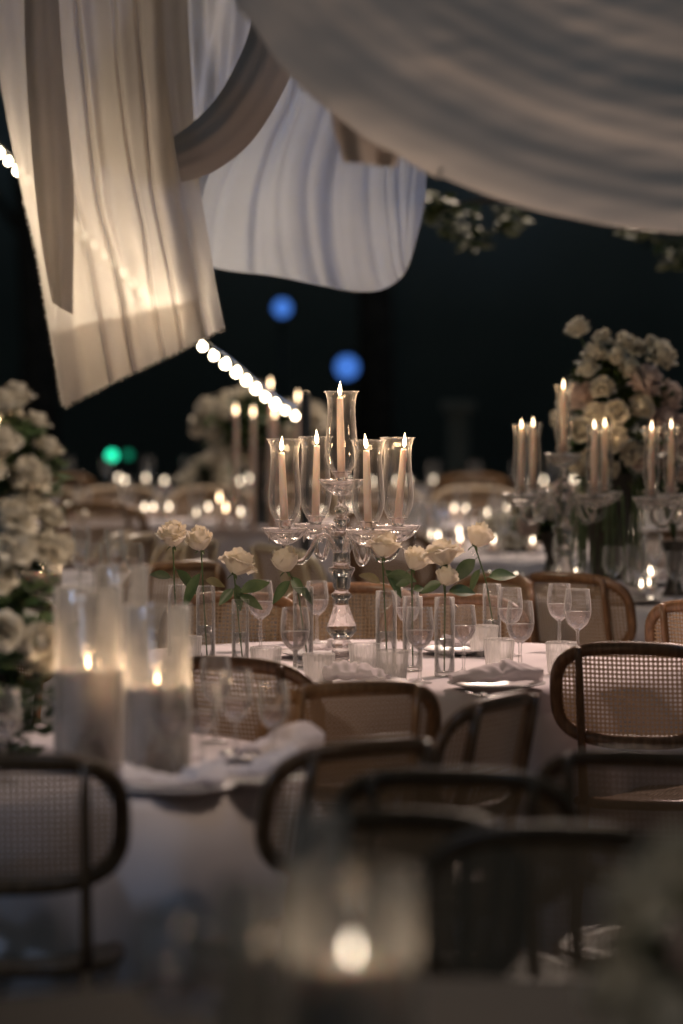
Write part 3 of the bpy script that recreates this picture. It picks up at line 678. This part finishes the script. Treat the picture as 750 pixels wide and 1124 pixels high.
def candelabra(cx, cy, rot, scale, label, m, cup_seg=48):
    t = thing('candelabra', label, 'candelabra', (cx, cy, TT), rot); t.scale = (scale,) * 3
    pr = [(.001, 0), (.052, 0), (.054, .004), (.040, .010), (.030, .022), (.030, .034), (.024, .042), (.030, .05), (.030, .06), (.022, .068), (.034, .08), (.045, .095), (.044, .11), (.034, .135), (.024, .165), (.019, .185), (.030, .195), (.031, .203),
          (.020, .213), (.026, .225), (.028, .25), (.036, .27), (.040, .276), (.040, .282), (.026, .287), (.026, .30), (.024, .36), (.034, .372), (.034, .38), (.018, .39), (.014, .41), (.024, .42), (.024, .43), (.013, .438), (.022, .452), (.022, .46), (.012, .47), (.011, .50), (.016, .525), (.001, .53)]
    s = MB(); s.lathe(pr, 24, rib=.06, nr=8, rz=(.08, .27)); s.build('stem', m, t, smooth=True)
    tips = []
    for k in range(4):
        a = k * pi / 2; ca, sa = cos(a), sin(a); Rr = .185
        prof = [(.02, .33), (.045, .375), (.075, .375), (.10, .335), (.125, .305), (.155, .305), (.18, .325), (Rr, .358)]
        pts = [curve([(q * ca, q * sa, z) for q, z in prof], i / 28) for i in range(29)]
        s = MB(); s.sweep(pts, .0085, n=10, ref=(-sa, ca, 0)); s.sweep([curve([(q * ca, q * sa, z) for q, z in [(.03, .37), (.05, .40), (.075, .395), (.078, .37), (.062, .362)]], i / 14) for i in range(15)], .005, n=8, ref=(-sa, ca, 0))
        s.build('arm', m, t); tips.append((Rr * ca, Rr * sa, .385))
    tips.append((0, 0, .525))
    for (x, y, z) in tips:
        s = MB(); s.lathe([(.006, z - .030), (.022, z - .026), (.044, z - .012), (.058, z + .006), (.066, z + .020), (.058, z + .014), (.02, z + .002), (.016, z + .014), (.021, z + .03), (.030, z + .040), (.031, z + .044), (.014, z + .043), (.013, z + .028), (.001, z + .026)], 48, loc=(x, y, 0), rib=.05, nr=12, rz=(z - .028, z + .021))
        s.build('drip_cup', m, t)
    s = MB(); s.lathe([(.0003, -.026), (.0042, -.015), (.003, -.004), (.0004, .012)], 6); dm = s.mesh('crystal_drop', False); dm.materials.append(m)
    for cup, (x, y, z) in zip([c for c in t.children if c.name.startswith('drip_cup')], tips):
        for q in range(5):
            a = q * 2 * pi / 5 + x * 9; d = bpy.data.objects.new('crystal_drop', dm); COL.objects.link(d); d.parent = cup; d.location = (x + .057 * cos(a), y + .057 * sin(a), z)
    return t, tips
p = on(375, 729, TZ); CROT = R(25)
cand, tips = candelabra(p.x, p.y, CROT, 1.0, 'tall crystal candelabra with four arms and five candles, in focus', M['crystal'])
names = ['right outer', 'left inner', 'left outer', 'right inner', 'raised middle']
MR = Matrix.Rotation(CROT, 3, 'Z')
leans = [(R(2), R(5)), (R(0), R(1)), (R(0), R(-2.5)), (R(0), R(-1.5)), (0, R(-1.2))]
for k, tp_ in enumerate(tips):
    q = MR @ Vector(tp_) + Vector((p.x, p.y, TT))
    CM(q + Vector((0, 0, .0445)), 0, 'glass chimney on the ' + names[k] + ' cup of the main candelabra', 'glass chimneys of the main candelabra', (1, 1, 1.02))
    taper(q + Vector((0, 0, .028)), (.222, .228, .215, .225, .236)[k], 'peach taper candle on the ' + names[k] + ' cup of the main candelabra', leans[k], light=.55, flean=random.uniform(-.6, .6), fsc=1.1)

# ------------------------------------------------------------------ roses
def rose_mesh(seed, sc=1.0, m='rose', open_=1.0):
    rnd = random.Random(seed); s = MB(); n = 0
    layers = [(3, .008, .043, .0, 1.5), (4, .014, .044, .12, 1.2), (5, .020, .043, .3, 1.0), (5, .026, .038, .62, .95), (6, .029, .032, 1.0, .85)]
    for li, (cnt, r0, h, curl, span) in enumerate(layers):
        for k in range(cnt):
            a0 = k * 2 * pi / cnt + li * .7 + rnd.uniform(-.2, .2); hh = h * rnd.uniform(.9, 1.1); cu = curl * open_ * rnd.uniform(.8, 1.2); ps = rnd.uniform(0, 6)
            def fn(u, t, a0=a0, hh=hh, cu=cu, ps=ps, r0=r0, span=span, li=li):
                x = u * 2 - 1; wd = span * (sin(min(1, t * 1.15 + .12) * pi * .62)) * (1 - .25 * max(0, t - .75) * 4 * x * x)
                th = a0 + x * wd
                rr = r0 * (.3 + .7 * sin(min(1, t * 1.5) * pi / 2)) + cu * .007 * max(0, t - .5) ** 1.3 * 4 + .0018 * sin(x * 5 + ps) * t
                z = hh * t - cu * .010 * max(0, t - .7) ** 1.2 * 3 - .004 * x * x * t + .0015 * sin(x * 7 + ps) * t
                return Vector((rr * cos(th), rr * sin(th), z * 1.3)) * sc
            s.grid(fn, 9, 8)
    me = s.mesh('bloom'); me.materials.append(M[m]); return me
def fluffy_mesh(seed, sc=1.0, m='rosedim', petals=110):
    rnd = random.Random(seed); s = MB()
    for k in range(petals):
        a = rnd.uniform(0, 6.283); el = math.asin(rnd.uniform(-.25, 1)); d = Vector((cos(a) * cos(el), sin(a) * cos(el), sin(el)))
        side = d.cross(Vector((0, 0, 1)) if abs(d.z) < .9 else Vector((1, 0, 0))).normalized(); nn = d.cross(side); L = rnd.uniform(.03, .042) * sc; w_ = rnd.uniform(.006, .011) * sc; c = Vector((0, 0, .012 * sc))
        b0 = c + d * L * .3; tpt = c + d * L + nn * rnd.uniform(-.008, .008) * sc; mid = c + d * L * .75 + nn * .003 * sc
        s.add([b0, mid + side * w_, tpt + side * w_ * .5, tpt - side * w_ * .5, mid - side * w_], [(0, 1, 2, 3, 4)])
    me = s.mesh('bloom', smooth=False); me.materials.append(M[m]); return me
def leaf_at(s, p, d, L, wd, droop=.3, roll=0):
    d = Vector(d).normalized(); sd = d.cross(Vector((0, 0, 1)))
    if sd.length < .1: sd = Vector((1, 0, 0))
    sd.normalize(); sd = Matrix.Rotation(roll, 3, d) @ sd; nr_ = sd.cross(d)
    def fn(u, t):
        x = u * 2 - 1; ww = wd * sin(pi * min(1, t * .96 + .02)) ** .8 * (1.15 - .4 * t)
        return p + d * (L * t) + sd * (x * ww) + Vector((0, 0, -droop * L * t * t)) + nr_ * (.25 * ww * abs(x))
    s.grid(fn, 5, 8)
def mkobj(name, me, parent, loc=(0, 0, 0), rot=(0, 0, 0), sc=1):
    o = bpy.data.objects.new(name, me); COL.objects.link(o); o.parent = parent; o.location = loc; o.rotation_euler = rot; o.scale = (sc,) * 3; return o
roses = [rose_mesh(k, (1, .93, 1.05, .98)[k % 4], 'rose', (1, .6, 1.5, .3, 1.2, .8, 1.7, .5)[k]) for k in range(8)]
ORD = ['first', 'second', 'third', 'fourth', 'fifth', 'sixth', 'seventh', 'last']
def bud_vase(u, v, h, rw, ru, rv, i, leaves, second=None, dry=False, tilt=.3):
    p = on(u, v, TZ); t = thing('bud_vase', 'clear cylinder vase holding the %s rose from the left' % ORD[i], 'vase', (p.x, p.y, TT), 0, 'cylinder bud vases')
    s = MB(); s.lathe([(.001, .0), (rw - .002, .0), (rw, .004), (rw, h * .25), (rw, h * .5), (rw, h * .75), (rw, h), (rw - .0015, h + .001), (rw - .0025, h)], 32); s.lathe([(.001, .009), (rw - .002, .009)], 24); s.build('glass_wall', M['gobletm'], t)
    s = MB(); s.lathe([(.001, .0105), (rw - .0035, .013), (rw - .0035, h * .47), (rw - .006, h * .465), (.001, h * .465)], 24); s.build('water', M['water'], t)
    q = at(ru, rv, p.y); top = q - Vector((p.x, p.y, TT))
    r = thing('cream_rose', 'cream rose with green leaves, the %s rose from the left on the main table' % ORD[i], 'rose', (p.x, p.y, TT), 0, 'cream roses in bud vases')
    base = Vector((-.3 * top.x, .003, .014)); neck = Vector((rw * .6 * (1 if top.x > 0 else -1) if abs(top.x) > rw else top.x * .6, 0, h)); bt = top - Vector((0, 0, .02))
    pts = [curve([base, base.lerp(neck, .5), neck, neck.lerp(bt, .55) + Vector((0, 0, .005)), bt], k / 16) for k in range(17)]
    s = MB(); s.sweep(pts, .0026, n=6, ref=(0, 1, 0)); s.build('stem', M['stem'], r)
    s = MB(); s.lathe([(.001, -.004), (.007, 0), (.009, .006), (.004, .012)], 8, loc=bt)
    for k in range(5): leaf_at(s, bt, (cos(k * 1.26), sin(k * 1.26), -.1), .026, .004, .5)
    s.build('calyx', M['stem'], r)
    for k, (du, dv_, L, rot) in enumerate(leaves):
        s = MB(); a = at(du, dv_, p.y) - Vector((p.x, p.y, TT)); b0 = pts[min(16, max(7, int(16 * (.62 + .1 * (k % 3)))))]
        d = a - b0; s.sweep([b0, b0 + d * .25], .0012, n=5); leaf_at(s, b0 + d * .2, d + Vector((0, rot * d.length, 0)), d.length * 1.25, max(.014, min(.024, d.length * .36)), .15, (.9, -1.0, 1.3)[k % 3])
        s.build('leaf', M['leafdry'] if dry and k == 0 else M['leaf'], r)
    mkobj('bloom', roses[i], r, bt, (random.uniform(-.15, .6), random.uniform(-tilt, tilt) * 1.4, random.uniform(0, 6)), 1.27)
    if second:
        q2 = at(*second, p.y) - Vector((p.x, p.y, TT)); mkobj('bloom', roses[(i + 3) % 8], r, q2 - Vector((0, .015, .02)), (.5, .2, 2), 1.0)
        s = MB(); s.sweep([neck, q2 - Vector((0, .015, .02))], .002, n=5); s.build('stem', M['stem'], r)
bud_vase(194, 722, .215, .026, 190, 592, 0, [(172, 630, 1, .2), (208, 640, 1, -.2)], dry=False)
bud_vase(226, 728, .225, .0285, 221, 596, 1, [(240, 640, 1, .3), (208, 652, 1, .1)], dry=True)
bud_vase(264, 728, .185, .026, 257, 623, 2, [(285, 640, 1, .2), (246, 656, 1, -.2), (262, 658, 1, .1), (280, 662, 1, .3)])
bud_vase(333, 734, .235, .030, 315, 620, 3, [(338, 655, 1, .3), (306, 652, 1, .2), (330, 645, 1, -.4)])
bud_vase(424, 735, .225, .031, 420, 604, 4, [(402, 632, 1, .2), (446, 633, 1, 0), (436, 645, 1, .5)], dry=True)
bud_vase(453, 738, .215, .029, 452, 617, 5, [(462, 645, 1, .4), (440, 640, 1, 0)])
bud_vase(488, 744, .225, .029, 489, 613, 6, [(512, 648, 1, .1), (470, 645, 1, .2)], second=(487, 634))
bud_vase(540, 718, .21, .028, 521, 592, 7, [(556, 630, 1, .1), (520, 640, 1, .2), (505, 628, 1, .3)])

# ------------------------------------------------------------------ plates, napkins, forks
PLP = MB(); PLP.lathe([(.001, .004), (.085, .004), (.09, .0055), (.115, .014), (.135, .018), (.136, .0205), (.113, .0185), (.088, .009), (.001, .008)], 48)
PL = Maker(tag(PLP.build('dinner_plate', M['china']), 'plate', 'plate'))
def napkin(x, y, z, rz, label, L=.21, W=.085, hgt=.045, seed=0):
    s = MB()
    def fn(u, v):
        xx = (u * 2 - 1); a = v * 2 * pi
        w_ = W * (1 - .25 * abs(xx) ** 2) * (.75 + .25 * sin(u * 5 + seed))
        h = hgt * (.35 + .65 * (.5 + .5 * cos(xx * 2.2 + seed)))
        r = 1 + .08 * sin(a * 3 + u * 6 + seed)
        return Vector((xx * L / 2, cos(a) * w_ / 2 * r, max(0, h * .5 * (1 + sin(a)) * r + .006 * noise.noise(Vector((u * 7, a, seed))) + .002)))
    f0 = fn
    def fn(u, v):
        p = f0(u, v); k = 1 - .35 * abs(((u * 5 + p.y * 20) % 1) - .5) ; return Vector((p.x, p.y + .02 * (u - .5), p.z * k + (.012 if u > .55 and p.z > .02 else 0)))
    s.grid(lambda a, b_: fn(b_, a), 30, 40, True)
    o = s.build('napkin', M['napkin']); o.location = (x, y, z); o.rotation_euler = (0, 0, rz); tag(o, label, 'napkin'); return o
for i, (u, v, rz, L, W, l) in enumerate([(545, 757, .15, .26, .13, 'large folded pink napkin right of centre in front of the goblet'), (392, 755, -.25, .17, .12, 'rolled napkin just right of the candelabra foot'),
        (505, 718, .1, .11, .09, 'rolled napkin on the far side beside the double rose'), (352, 722, .3, .11, .08, 'rolled napkin on the far side left of the candelabra'),
        (300, 768, 0, .16, .09, 'low napkin under the goblet left of the candelabra')]):
    p = on(u, v - 2, TZ + .01); PL((p.x, p.y, TT), 0, 'dinner plate under the ' + l.replace('large ', ''), 'dinner plates'); napkin(p.x, p.y, TT + .02, rz, l, L, W, .05 if i < 2 else .04, i)
for i, (u, v, rz, l) in enumerate([(190, 872, .1, 'blurred napkin on the plate in front of the pillar candles'), (275, 862, -.2, 'blurred napkin right of the goblets on the lower left table'), (305, 838, .5, 'blurred crumpled napkin nearest the dark chair on the lower left table')]):
    p = on(u, v - 4, TZ + .01); PL((p.x, p.y, TT), 0, 'blurred plate under the ' + l.replace('blurred ', ''), 'dinner plates'); napkin(p.x, p.y, TT + .02, rz, l, .22, .14, .05, i + 3)
for k in range(7):
    a = k * .9 + .3; x, y = RT.x + .62 * cos(a), RT.y + .62 * sin(a); PL((x, y, TT), 0, 'blurred plate on the table under the tall white flowers', 'plates on the tall flower table')
    napkin(x, y, TT + .02, a, 'blurred napkin on the tall white flower table', .2, .1, .05, k)['group'] = 'napkins on the tall flower table'
def fork(u, v, rz, label):
    p = on(u, v, TZ); t = thing('fork', label, 'fork', (p.x, p.y, TT + .001), rz)
    s = MB(); s.sweep([(0, -.09, .002), (0, 0, .006), (0, .03, .003)], .0014, .0035, 6, ref=(0, 0, 1)); s.sweep([(0, .03, .003), (0, .04, .003), (0, .055, .004)], .0012, .010, 6, ref=(0, 0, 1)); s.build('handle', M['metal'], t)
    for k in range(4): s = MB(); s.sweep([((k - 1.5) * .005, .052, .004), ((k - 1.5) * .005, .08, .012), ((k - 1.5) * .005, .095, .010)], .001, .0014, 5, ref=(0, 0, 1)); s.build('tine', M['metal'], t)
fork(337, 762, -.1, 'silver fork left of the candelabra foot at the table edge')
fork(538, 768, .9, 'silver fork lying before the large folded napkin'); fork(553, 770, .8, 'silver fork nearest the sharp dark chair')

# ------------------------------------------------------------------ pillar candles in glass cylinders
def hurricane(x, y, r, h, ch, label, light, m='haze_glass', cr=None, fsc=.8, seed=0, fm='flame'):
    t = thing('glass_cylinder', 'tall clear glass cylinder around the ' + label, 'glass cylinder', (x, y, TT), 0, 'glass cylinders')
    s = MB(); s.lathe([(.001, 0), (r, 0), (r, .01), (r, h * .3), (r, h * .6), (r, h - .003), (r - .002, h), (r - .005, h - .002), (r - .005, .014), (.001, .012)], 40, rib=.006, nr=9); s.build('glass_wall', M[m], t)
    c = thing('pillar_candle', label, 'pillar candle', (x, y, TT + .014), 0, 'pillar candles'); cr = cr or r * .8
    s = MB(); s.lathe([(.001, 0), (cr, 0), (cr, ch * .4), (cr * .99, ch - .006), (cr * .95, ch), (cr * .75, ch - .006), (.001, ch - .012)], 36); s.build('wax', M['wax_white'], c)
    add_flame(c, ch - .006, M[fm], fsc)
    if light: lamp('POINT', 'candle_light', Vector((x, y, TT + ch + .035)), None, light, (1, .68, .42), shadow_soft_size=.012)
def hc(u, v, *a, **k): p = on(u, v, TZ); hurricane(p.x, p.y, *a, **k)
hc(97, 846, .078, .41, .215, 'left lit pillar candle of the three at lower left', 1.9)
hc(134, 836, .062, .45, .19, 'middle pillar candle behind the other two at lower left', .5)
hc(173, 858, .074, .385, .195, 'right lit pillar candle of the three at lower left', 1.9)
hc(45, 660, .078, .17, .09, 'short candle on the far left table behind the flowers', .8)
# foreground
def fcy(u, Y, *a, **k): hurricane(at(u, 1100, Y).x, Y, *a, **k)
fcy(386, 4.5, .078, .355, .238, 'very blurred lit candle at the bottom centre', .15, fsc=.68, fm='flame_near', m='glass')
fcy(345, 4.75, .036, .40, .16, 'very blurred slim candle added as a glint behind the bottom centre one', 0, fsc=.5, m='glass')  # slim flame added in place of a reflection beside the front candle
fcy(272, 4.6, .036, .33, .10, 'very blurred slim candle left of the bottom centre one', .0, fsc=.3)
for i, u in enumerate((190, 235)):
    goblet((at(u, 1100, 4.9).x, 4.9, TT), 0, ['very blurred goblet at the bottom edge, left one', 'very blurred goblet at the bottom edge, right one'][i], 'wine goblets', 1.25)

# ------------------------------------------------------------------ flower arrangements
R1 = [rose_mesh(20 + k, 1.0, 'rosedim', 1.3) for k in range(3)]; FLF = [fluffy_mesh(k, 1.15) for k in range(3)]; FLP_ = [fluffy_mesh(9 + k, 1.2, 'pink', 130) for k in range(2)]
def arrangement(label, base, blooms, leafc, nleaf, vase_prof, leafsize=.05, bottom=None):
    """blooms: (u, v, Y, size, type) as seen; base: world point of the vessel"""
    t = thing('flower_arrangement', label, 'flower arrangement', base)
    if vase_prof: s = MB(); s.lathe(vase_prof, 28); s.build('vase', M['vase'], t)
    Bv = Vector(base); s = MB(); top = vase_prof[-1][1] if vase_prof else .02
    leafcloud(s, [(c - Bv, r) for c, r in leafc], nleaf, leafsize); s.build('foliage', M['leaf'], t, smooth=False)
    st = MB(); hub = Vector((0, 0, top)); cen = sum((c - Bv for c, r in leafc), Vector()) / len(leafc)
    for (P, sz, ty) in blooms:
        q = P - Bv; d = (q - cen); d.z += .08; d.normalize(); rot = d.to_track_quat('Z', 'Y').to_euler()
        me = {'r': random.choice(R1), 'f': random.choice(FLF), 'p': random.choice(FLP_)}[ty]
        o = mkobj('bloom', me, t, q, rot, sz); st.sweep([q, q.lerp(cen, .5), Vector((0, 0, min(top, cen.z * .9)))], .003, n=5)
    st.build('stems', M['stem'], t)
# left tall arrangement standing on the near left table
base = on(-6, 838, TZ); base.z = TT; Y = base.y
bl_ = [(at(u - 2 + 6 * sin(v), v, Y + dy), s_ * .95, ty) for u, v, dy, s_, ty in [(18, 449, 0, 1.1, 'r'), (36, 478, .02, 1.0, 'r'), (47, 505, 0, 1.0, 'r'), (28, 535, -.08, 1.3, 'f'), (33, 565, -.06, 1.25, 'r'), (48, 580, -.02, 1.0, 'r'), (2, 455, -.05, 1.1, 'r'), (8, 500, -.1, 1.2, 'r'),
      (12, 580, -.1, 1.3, 'f'), (-20, 440, 0, 1.2, 'f'), (-10, 520, -.12, 1.3, 'f'), (15, 610, -.12, 1.2, 'f'), (45, 612, -.05, 1.2, 'f'), (60, 610, 0, 1.0, 'f'), (22, 470, .05, .9, 'f'), (5, 640, -.1, 1.1, 'f'), (35, 700, -.12, 1.1, 'f'), (50, 715, -.05, 1.2, 'f'), (12, 690, -.14, 1.1, 'r'), (-25, 600, -.1, 1.3, 'r')]]
cl_ = [(at(15, 480, Y), .05), (at(30, 520, Y), .06), (at(5, 540, Y), .12), (at(20, 590, Y), .09), (at(10, 650, Y), .11), (at(25, 700, Y), .11), (at(20, 760, Y), .12), (at(0, 810, Y), .08), (at(-30, 600, Y), .15), (at(-30, 720, Y), .15)]
arrangement('tall arrangement of cream flowers and dark leaves cut by the left edge', base, bl_, cl_, 1500, [(.001, 0), (.06, 0), (.05, .02), (.03, .08), (.04, .2), (.07, .3)])
q = at(-2, 520, Y + .03); taper(Vector((q.x, q.y, TT)), 1.75 - .755 - (480 - 360) / F * Y, 'tall lit taper at the left edge beside the cream flowers', light=.25, r=.009)
# tall white arrangement, right
base = on(667, 658, TZ); base.z = TT; Y = base.y
bl_ = [(at(u, v, Y + dy), s_, ty) for u, v, dy, s_, ty in [(637, 368, 0, 1.2, 'f'), (662, 378, 0, 1.0, 'f'), (685, 383, 0, 1.1, 'f'), (720, 400, 0, 1.6, 'f'), (655, 395, -.05, 1.2, 'f'), (698, 388, .05, 1.0, 'f'), (676, 400, -.08, 1.1, 'r'), (648, 414, -.08, 1.1, 'r'), (690, 412, -.1, 1.1, 'f'), (705, 425, -.1, 1.5, 'p'),
      (725, 440, 0, 1.5, 'p'), (715, 465, -.05, 1.5, 'p'), (735, 470, 0, 1.3, 'p'), (640, 440, -.08, 1.3, 'p'), (662, 430, -.12, 1.1, 'f'), (643, 473, -.1, 1.1, 'r'), (655, 498, -.1, 1.1, 'r'), (676, 455, -.14, 1.1, 'r'), (672, 480, -.14, 1.3, 'f'), (690, 495, -.1, 1.1, 'f'), (620, 462, 0, 1.0, 'f'), (640, 505, -.05, 1.1, 'r'),
      (668, 510, -.1, 1.0, 'f'), (628, 445, -.02, 1.1, 'f'), (700, 450, -.12, 1.2, 'f'), (700, 500, -.06, 1.2, 'p'), (655, 455, -.13, 1.0, 'f'), (712, 385, .06, 1.0, 'f')]]
cl_ = [(at(650, 420, Y), .08), (at(680, 430, Y), .11), (at(705, 430, Y), .09), (at(655, 470, Y), .12), (at(690, 480, Y), .12), (at(660, 505, Y), .10), (at(640, 490, Y), .06), (at(660, 395, Y), .04)]
arrangement('tall arrangement of white and blush flowers in a dark vase at right', base, bl_, cl_, 2400, [(.001, 0), (.085, 0), (.085, .01), (.055, .03), (.06, .1), (.075, .25), (.09, .4), (.095, .46)])
s = MB()
for k in range(90):
    a = random.uniform(0, 6.28); r = random.uniform(.06, .13); z0 = random.uniform(.38, .5)
    s.sweep([(base.x + r * .6 * cos(a), base.y + r * .6 * sin(a), base.z + z0), (base.x + r * cos(a), base.y + r * sin(a), base.z + z0 - .04), (base.x + r * 1.1 * cos(a), base.y + r * 1.1 * sin(a), base.z + z0 - random.uniform(.15, .38))], .003, n=4)
tag(s.build('trailing_grass', M['leaf']), 'trailing dark grass hanging over the dark vase at right', 'trailing greenery')
# small flowers at its foot
for i, (u, v, w_) in enumerate([(600, 560, .9), (735, 520, .9)]):
    bs = on(u + 5, 640 if i == 0 else 655, TZ); bs.z = TT; Y = bs.y
    bl_ = [(at(u + random.uniform(-30, 30), v + random.uniform(-22, 26), Y + random.uniform(-.1, .1)), random.uniform(.9, 1.2), random.choice('rfp')) for k in range(13)]
    arrangement(['low cluster of pale flowers left of the tall white arrangement', 'low cluster of pale flowers at the right edge under the candles'][i], bs, bl_, [(at(u, v, Y), .1), (at(u + 15, v + 20, Y), .08), (at(u - 15, v + 10, Y), .07)], 500, [(.001, 0), (.05, 0), (.03, .03), (.02, .1), (.05, .2)])
# distant arrangement behind the candelabra
for i, (u, v, Y, rx, ry, n, l) in enumerate([(285, 468, 19.5, 62, 34, 34, 'distant round arrangement of flowers behind the end of the bulb string'), (228, 528, 21.5, 22, 18, 10, 'small distant bunch of flowers left of the round distant one'), (565, 585, 17.1, 28, 14, 10, 'low blurred white flowers on the table behind the last rose')]):
    p = at(u, v, Y); bs = Vector((p.x, p.y, TT))
    bl_ = []
    for k in range(n):
        a = random.uniform(0, 6.28); rr = random.uniform(.3, 1) ** .5
        bl_.append((at(u + rx * rr * cos(a), v + ry * rr * sin(a), Y + random.uniform(-.15, .15)), random.uniform(1.1, 1.6), random.choice('rrff')))
    h = p.z - TT
    arrangement(l, bs, bl_, [(p, ry / F * Y * 1.0), (at(u - rx * .5, v, Y), ry / F * Y * .8), (at(u + rx * .5, v, Y), ry / F * Y * .8)], 700, [(.001, 0), (.09, 0), (.05, .02), (.03, max(.05, h * .5)), (.05, max(.08, h * .8))], .07)
# blurred foreground flowers at bottom right
p = Vector((at(735, 1000, 4.6).x, 4.6, TT)); Y = 4.6
bl_ = [(at(u, v, Y + random.uniform(-.06, .06)), 1.0, ty) for u, v, ty in [(722, 985, 'r'), (700, 1010, 'f'), (745, 960, 'f'), (760, 1010, 'r'), (705, 1060, 'r'), (735, 1075, 'f'), (715, 1110, 'f'), (760, 1060, 'p'), (690, 1100, 'r')]]
arrangement('very blurred cream flowers in the bottom right corner', p, bl_, [(at(735, 1030, Y), .05), (at(730, 1090, Y), .04)], 40, [(.001, 0), (.04, 0), (.045, .1), (.05, .12)])

# ------------------------------------------------------------------ other candelabras with tapers
def far_cand(u, v, label, rot, lst, sc=1.0):
    p = on(u, v, TZ); c, tps = candelabra(p.x, p.y, rot, sc, label, M['crystal']); mr = Matrix.Rotation(rot, 3, 'Z')
    for k, tp_ in enumerate(tps):
        if k >= len(lst): break
        q = mr @ (Vector(tp_) * sc) + Vector((p.x, p.y, TT)); 
        taper(q + Vector((0, 0, .028 * sc)), .22, lst[k], fm='flame_far', light=.35 if k % 2 == 0 else 0, fsc=.9)
        CM(q + Vector((0, 0, .0445 * sc)), 0, 'glass chimney around the ' + lst[k], 'glass chimneys of the candelabras at right', (.62, .62, .95))
far_cand(618, 666, 'blurred crystal candelabra left of the tall white flowers', R(33), ['taper right of the other two on the left blurred candelabra', 'taper behind on the left blurred candelabra', 'leftmost taper of the left blurred candelabra', 'taper in front on the left blurred candelabra', 'raised taper of the left blurred candelabra'], 1.0)
far_cand(765, 672, 'blurred crystal candelabra at the right edge', R(25), ['rightmost taper of the right edge candelabra', 'rear taper of the right edge candelabra', 'leftmost taper of the right edge candelabra', 'front taper of the right edge candelabra', 'raised taper of the right edge candelabra'], 1.0)
p = at(272, 452, 19.0)
for k, (u, v) in enumerate([(259, 449), (278, 451), (297, 420), (327, 434), (336, 437), (302, 452), (248, 556), (241, 545)]):
    q = at(u, v, 18.95 + .06 * (k % 3)); big = k < 6; hh = q.z - TT - .03
    taper(Vector((q.x, q.y, TT)), hh, ['left', 'middle left', 'topmost', 'right', 'rightmost', 'lower middle', 'low right', 'low left'][k] + ' one of the distant tapers among the round arrangement', fm='flame_far', r=.012, fsc=1.3, group='distant tapers')

# ------------------------------------------------------------------ give look-alikes in a row their own label, counted from the left
ONES = 'first second third fourth fifth sixth seventh eighth ninth tenth eleventh twelfth thirteenth fourteenth fifteenth sixteenth seventeenth eighteenth nineteenth'.split()
ORDW = ['leftmost'] + ONES[1:] + [t_ + 'tieth' if q_ < 0 else t_ + 'ty-' + ONES[q_] for t_ in ('twen', 'thir', 'for', 'fif') for q_ in range(-1, 9)]
same = {}
for o in S.objects:
    if o.parent is None and 'category' in o.keys(): same.setdefault(o['label'], []).append(o)
for l, os_ in same.items():
    if len(os_) > 1:
        os_.sort(key=lambda o: o.location.x / o.location.y)
        for i, o in enumerate(os_): o['label'] = (ORDW[i] + (' from the left, ' if i else ', ')) + l
